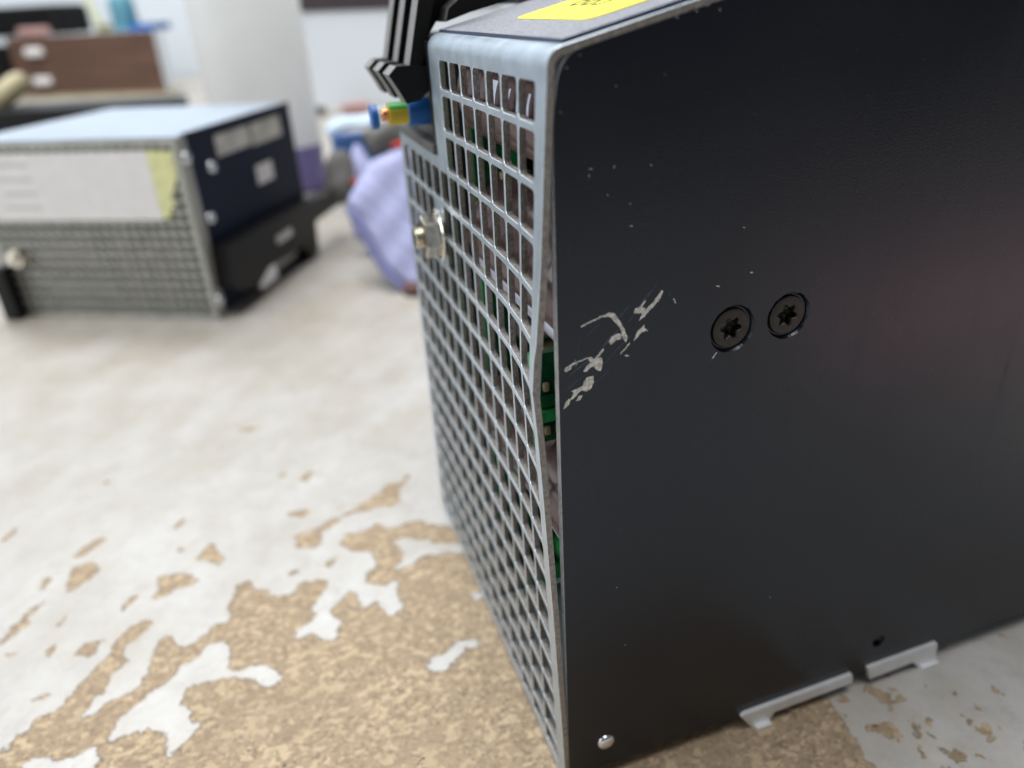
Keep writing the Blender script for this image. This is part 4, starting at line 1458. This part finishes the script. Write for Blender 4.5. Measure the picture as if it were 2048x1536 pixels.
# ------------------------------------------------------------------ far background
wb = thing('white_panel', 'large white panel with dark top edge standing right of the jug', 'panel', (24, 152, ZT))
v, f = bevel_box(4, 44, 152, 153.5, -16.3, 0.6, 0.2)
v = [(x, y - (x - 4) * 0.33, z - (x - 4) * 0.02) for x, y, z in v]
obj('board', v, f, WHITEP, wb)
v, f = bevel_box(3.8, 44.2, 151.6, 153.9, 0.65, 4.5, 0.2)
v = [(x, y - (x - 4) * 0.33, z - (x - 4) * 0.02) for x, y, z in v]
obj('top_trim', v, f, DKTRIM, wb)
for x in (8, 40):
    v, f = bevel_box(x, x + 2, 152, 153.4, ZT, -16.2)
    v = [(p, y - (x - 4) * 0.33, min(z, -16.5) if z > -17 else z) for p, y, z in v]
    obj('foot', v, f, DKTRIM, wb)
v, f = bevel_box(12.5, 17.5, 140, 144, ZT, -15.4, 0.2)
tag(obj('carton', v, f, PINKP), 'small pinkish carton in the gap below the white panel', 'carton')

# drawer cabinet
K0 = Vector((-25, 231, 0))
ku = Vector((-45, 30, 0)).normalized()
kw = Vector((30, 45, 0)).normalized()


def Kc(a, b, c):
    p = K0 + ku * a + kw * b
    return (p.x, p.y, ZT + c)


def kbox(a0, a1, b0, b1, c0, c1, r=0.0):
    v, f = bevel_box(a0, a1, b0, b1, c0, c1, r)
    return [Kc(*p) for p in v], [q[::-1] for q in f]


cab = thing('drawer_cabinet', 'brown wooden cabinet with two drawers and white handles at the back', 'cabinet', Kc(25, 8, 0))
v, f = kbox(0, 50, 0, 3.5, 0.8, 16.2, 0.2)
obj('carcass', v, f, WHITEP, cab)
v, f = kbox(-1, 51, -1, 5, 0, 0.75, 0.1)
obj('base_board', v, f, WOODL, cab)
for k in range(2):
    c0 = 0.85 + 7.68 * k
    v, f = kbox(0.05, 49.9, -0.5, -0.02, c0, c0 + 7.62, 0.1)
    dr = obj('drawer_front', v, f, WOOD, cab)
    v, f = kbox(37.5, 43.5, -1.9, -0.52, c0 + 2.6, c0 + 4.8, 0.5)
    obj('handle', v, f, LABEL, dr)
# things on and around the cabinet
v, f = lathe([(3.2, 0), (3.4, .4), (3.4, 7), (2.6, 9), (1.2, 10), (1.2, 12)], 24, 'z', Kc(13, 6, 16.22))
tag(obj('spray_bottle', v, f, CYANP, None, 40), 'cyan plastic bottle standing on the brown cabinet', 'bottle')
v, f = kbox(6, 22, 2, 10, 16.22, 18.0, 0.3)
v = [(x, y, z) for x, y, z in v]
tag(obj('tray', *kbox(1.5, 9.2, 2, 10, 16.22, 18.0, 0.3), BLUE), 'flat blue tray on the right end of the brown cabinet', 'tray')
bs = thing('brush', 'yellow green handled brush leaning on the brown cabinet top', 'brush', Kc(21, 6, 16.22))
v, f = lathe([(0.6, 0), (0.8, 0.3), (0.6, 5), (0.5, 9)], 14, 'z', Kc(21, 6, 18.2))
v = [(x - 0.25 * (z - ZT - 16), y, z) for x, y, z in v]
obj('handle', v, f, PALEY, bs, 50)
v, f = kbox(19, 22.5, 4.5, 7.5, 16.22, 18.3, 0.3)
obj('head', v, f, OLIVE, bs)
v, f = kbox(33, 60, 3, 16, 16.3, 24, 1.5)
tag(obj('tool_bag', v, f, PLASTIC), 'black tool bag slumped on the left end of the brown cabinet', 'bag')
v, f = kbox(36, 45, -0.5, 2.8, 16.22, 18.6, 0.6)
tag(obj('carton', v, f, PINKP), 'pinkish carton in front of the black tool bag', 'carton')
v, f = kbox(52.5, 80, -2, 20, 0.02, 14, 0.4)
tag(obj('equipment_case', v, f, PLASTIC), 'black equipment case left of the brown cabinet', 'case')
# pale wooden handle and dark case behind the second module
g = G()
p0, p1 = Vector((-41.5, 118, -10.5)), Vector((-34.6, 122.6, -5.6))
ax = (p1 - p0).normalized()
sd = ax.cross(Vector((0, 0, 1))).normalized()
uu = sd.cross(ax)
secs = [(p0 + ax * ((p1 - p0).length * t), r, r, sd, uu) for t, r in ((0, 1.1), (.2, 1.5), (.6, 1.6), (.85, 1.5), (.97, 1.0), (1, .3))]
v, f = loft(secs, 16)
ham = thing('mallet', 'pale wooden handle of a tool resting on the black box at left', 'mallet', (-38, 120, ZT))
obj('handle', v, f, WOODL, ham, 60)
v, f = bevel_box(-64, -13, 111, 121, ZT, -9.5, 0.5)
v = [(x, y + (x + 22) * -0.30, z) for x, y, z in v]
tag(obj('black_box', v, f, PLASTIC), 'low black box standing behind the second module', 'box')

# added reddish towel, out of view, placed to put pink sheen on the panel
def towel():
    c = [Vector((21, -16, 0)), Vector((52, -15, 0)), Vector((64, -34, 0)), Vector((30, -31, 0))]
    n, m_ = 34, 26
    top, bot = [], []
    for j_ in range(m_ + 1):
        for i_ in range(n + 1):
            a, b = i_ / n, j_ / m_
            p = (c[0] * (1 - a) + c[1] * a) * (1 - b) + (c[3] * (1 - a) + c[2] * a) * b
            p.x += 0.5 * math.sin(9 * b + 1)
            p.y += 0.6 * math.sin(7 * a)
            e = min(1, 6 * min(a, 1 - a, b, 1 - b))
            h = 0.25 + e * (0.45 + 0.35 * math.sin(8 * a + 3 * b) + 0.25 * math.sin(11 * b - 4 * a))
            top.append((p.x, p.y, ZT + h))
            bot.append((p.x, p.y, ZT + 0.02))
    k = (n + 1) * (m_ + 1)
    f = []
    for j_ in range(m_):
        for i_ in range(n):
            q = (j_ * (n + 1) + i_, j_ * (n + 1) + i_ + 1, (j_ + 1) * (n + 1) + i_ + 1, (j_ + 1) * (n + 1) + i_)
            f += [q[::-1], tuple(x + k for x in q)]
    rim = [i_ for i_ in range(n + 1)] + [j_ * (n + 1) + n for j_ in range(1, m_ + 1)] + \
          [m_ * (n + 1) + i_ for i_ in range(n - 1, -1, -1)] + [j_ * (n + 1) for j_ in range(m_ - 1, 0, -1)]
    for a, b in zip(rim, rim[1:] + rim[:1]):
        f.append((a, b, b + k, a + k))
    return top + bot, f


tag(obj('added_sheen_towel', *towel(), SHEENTOWEL, None, 60), 'added unseen reddish towel on the bench, put there to give the dark side panel a pink sheen', 'towel')

for o in list(bpy.data.objects):
    if '_b' in o:
        del o['_b']
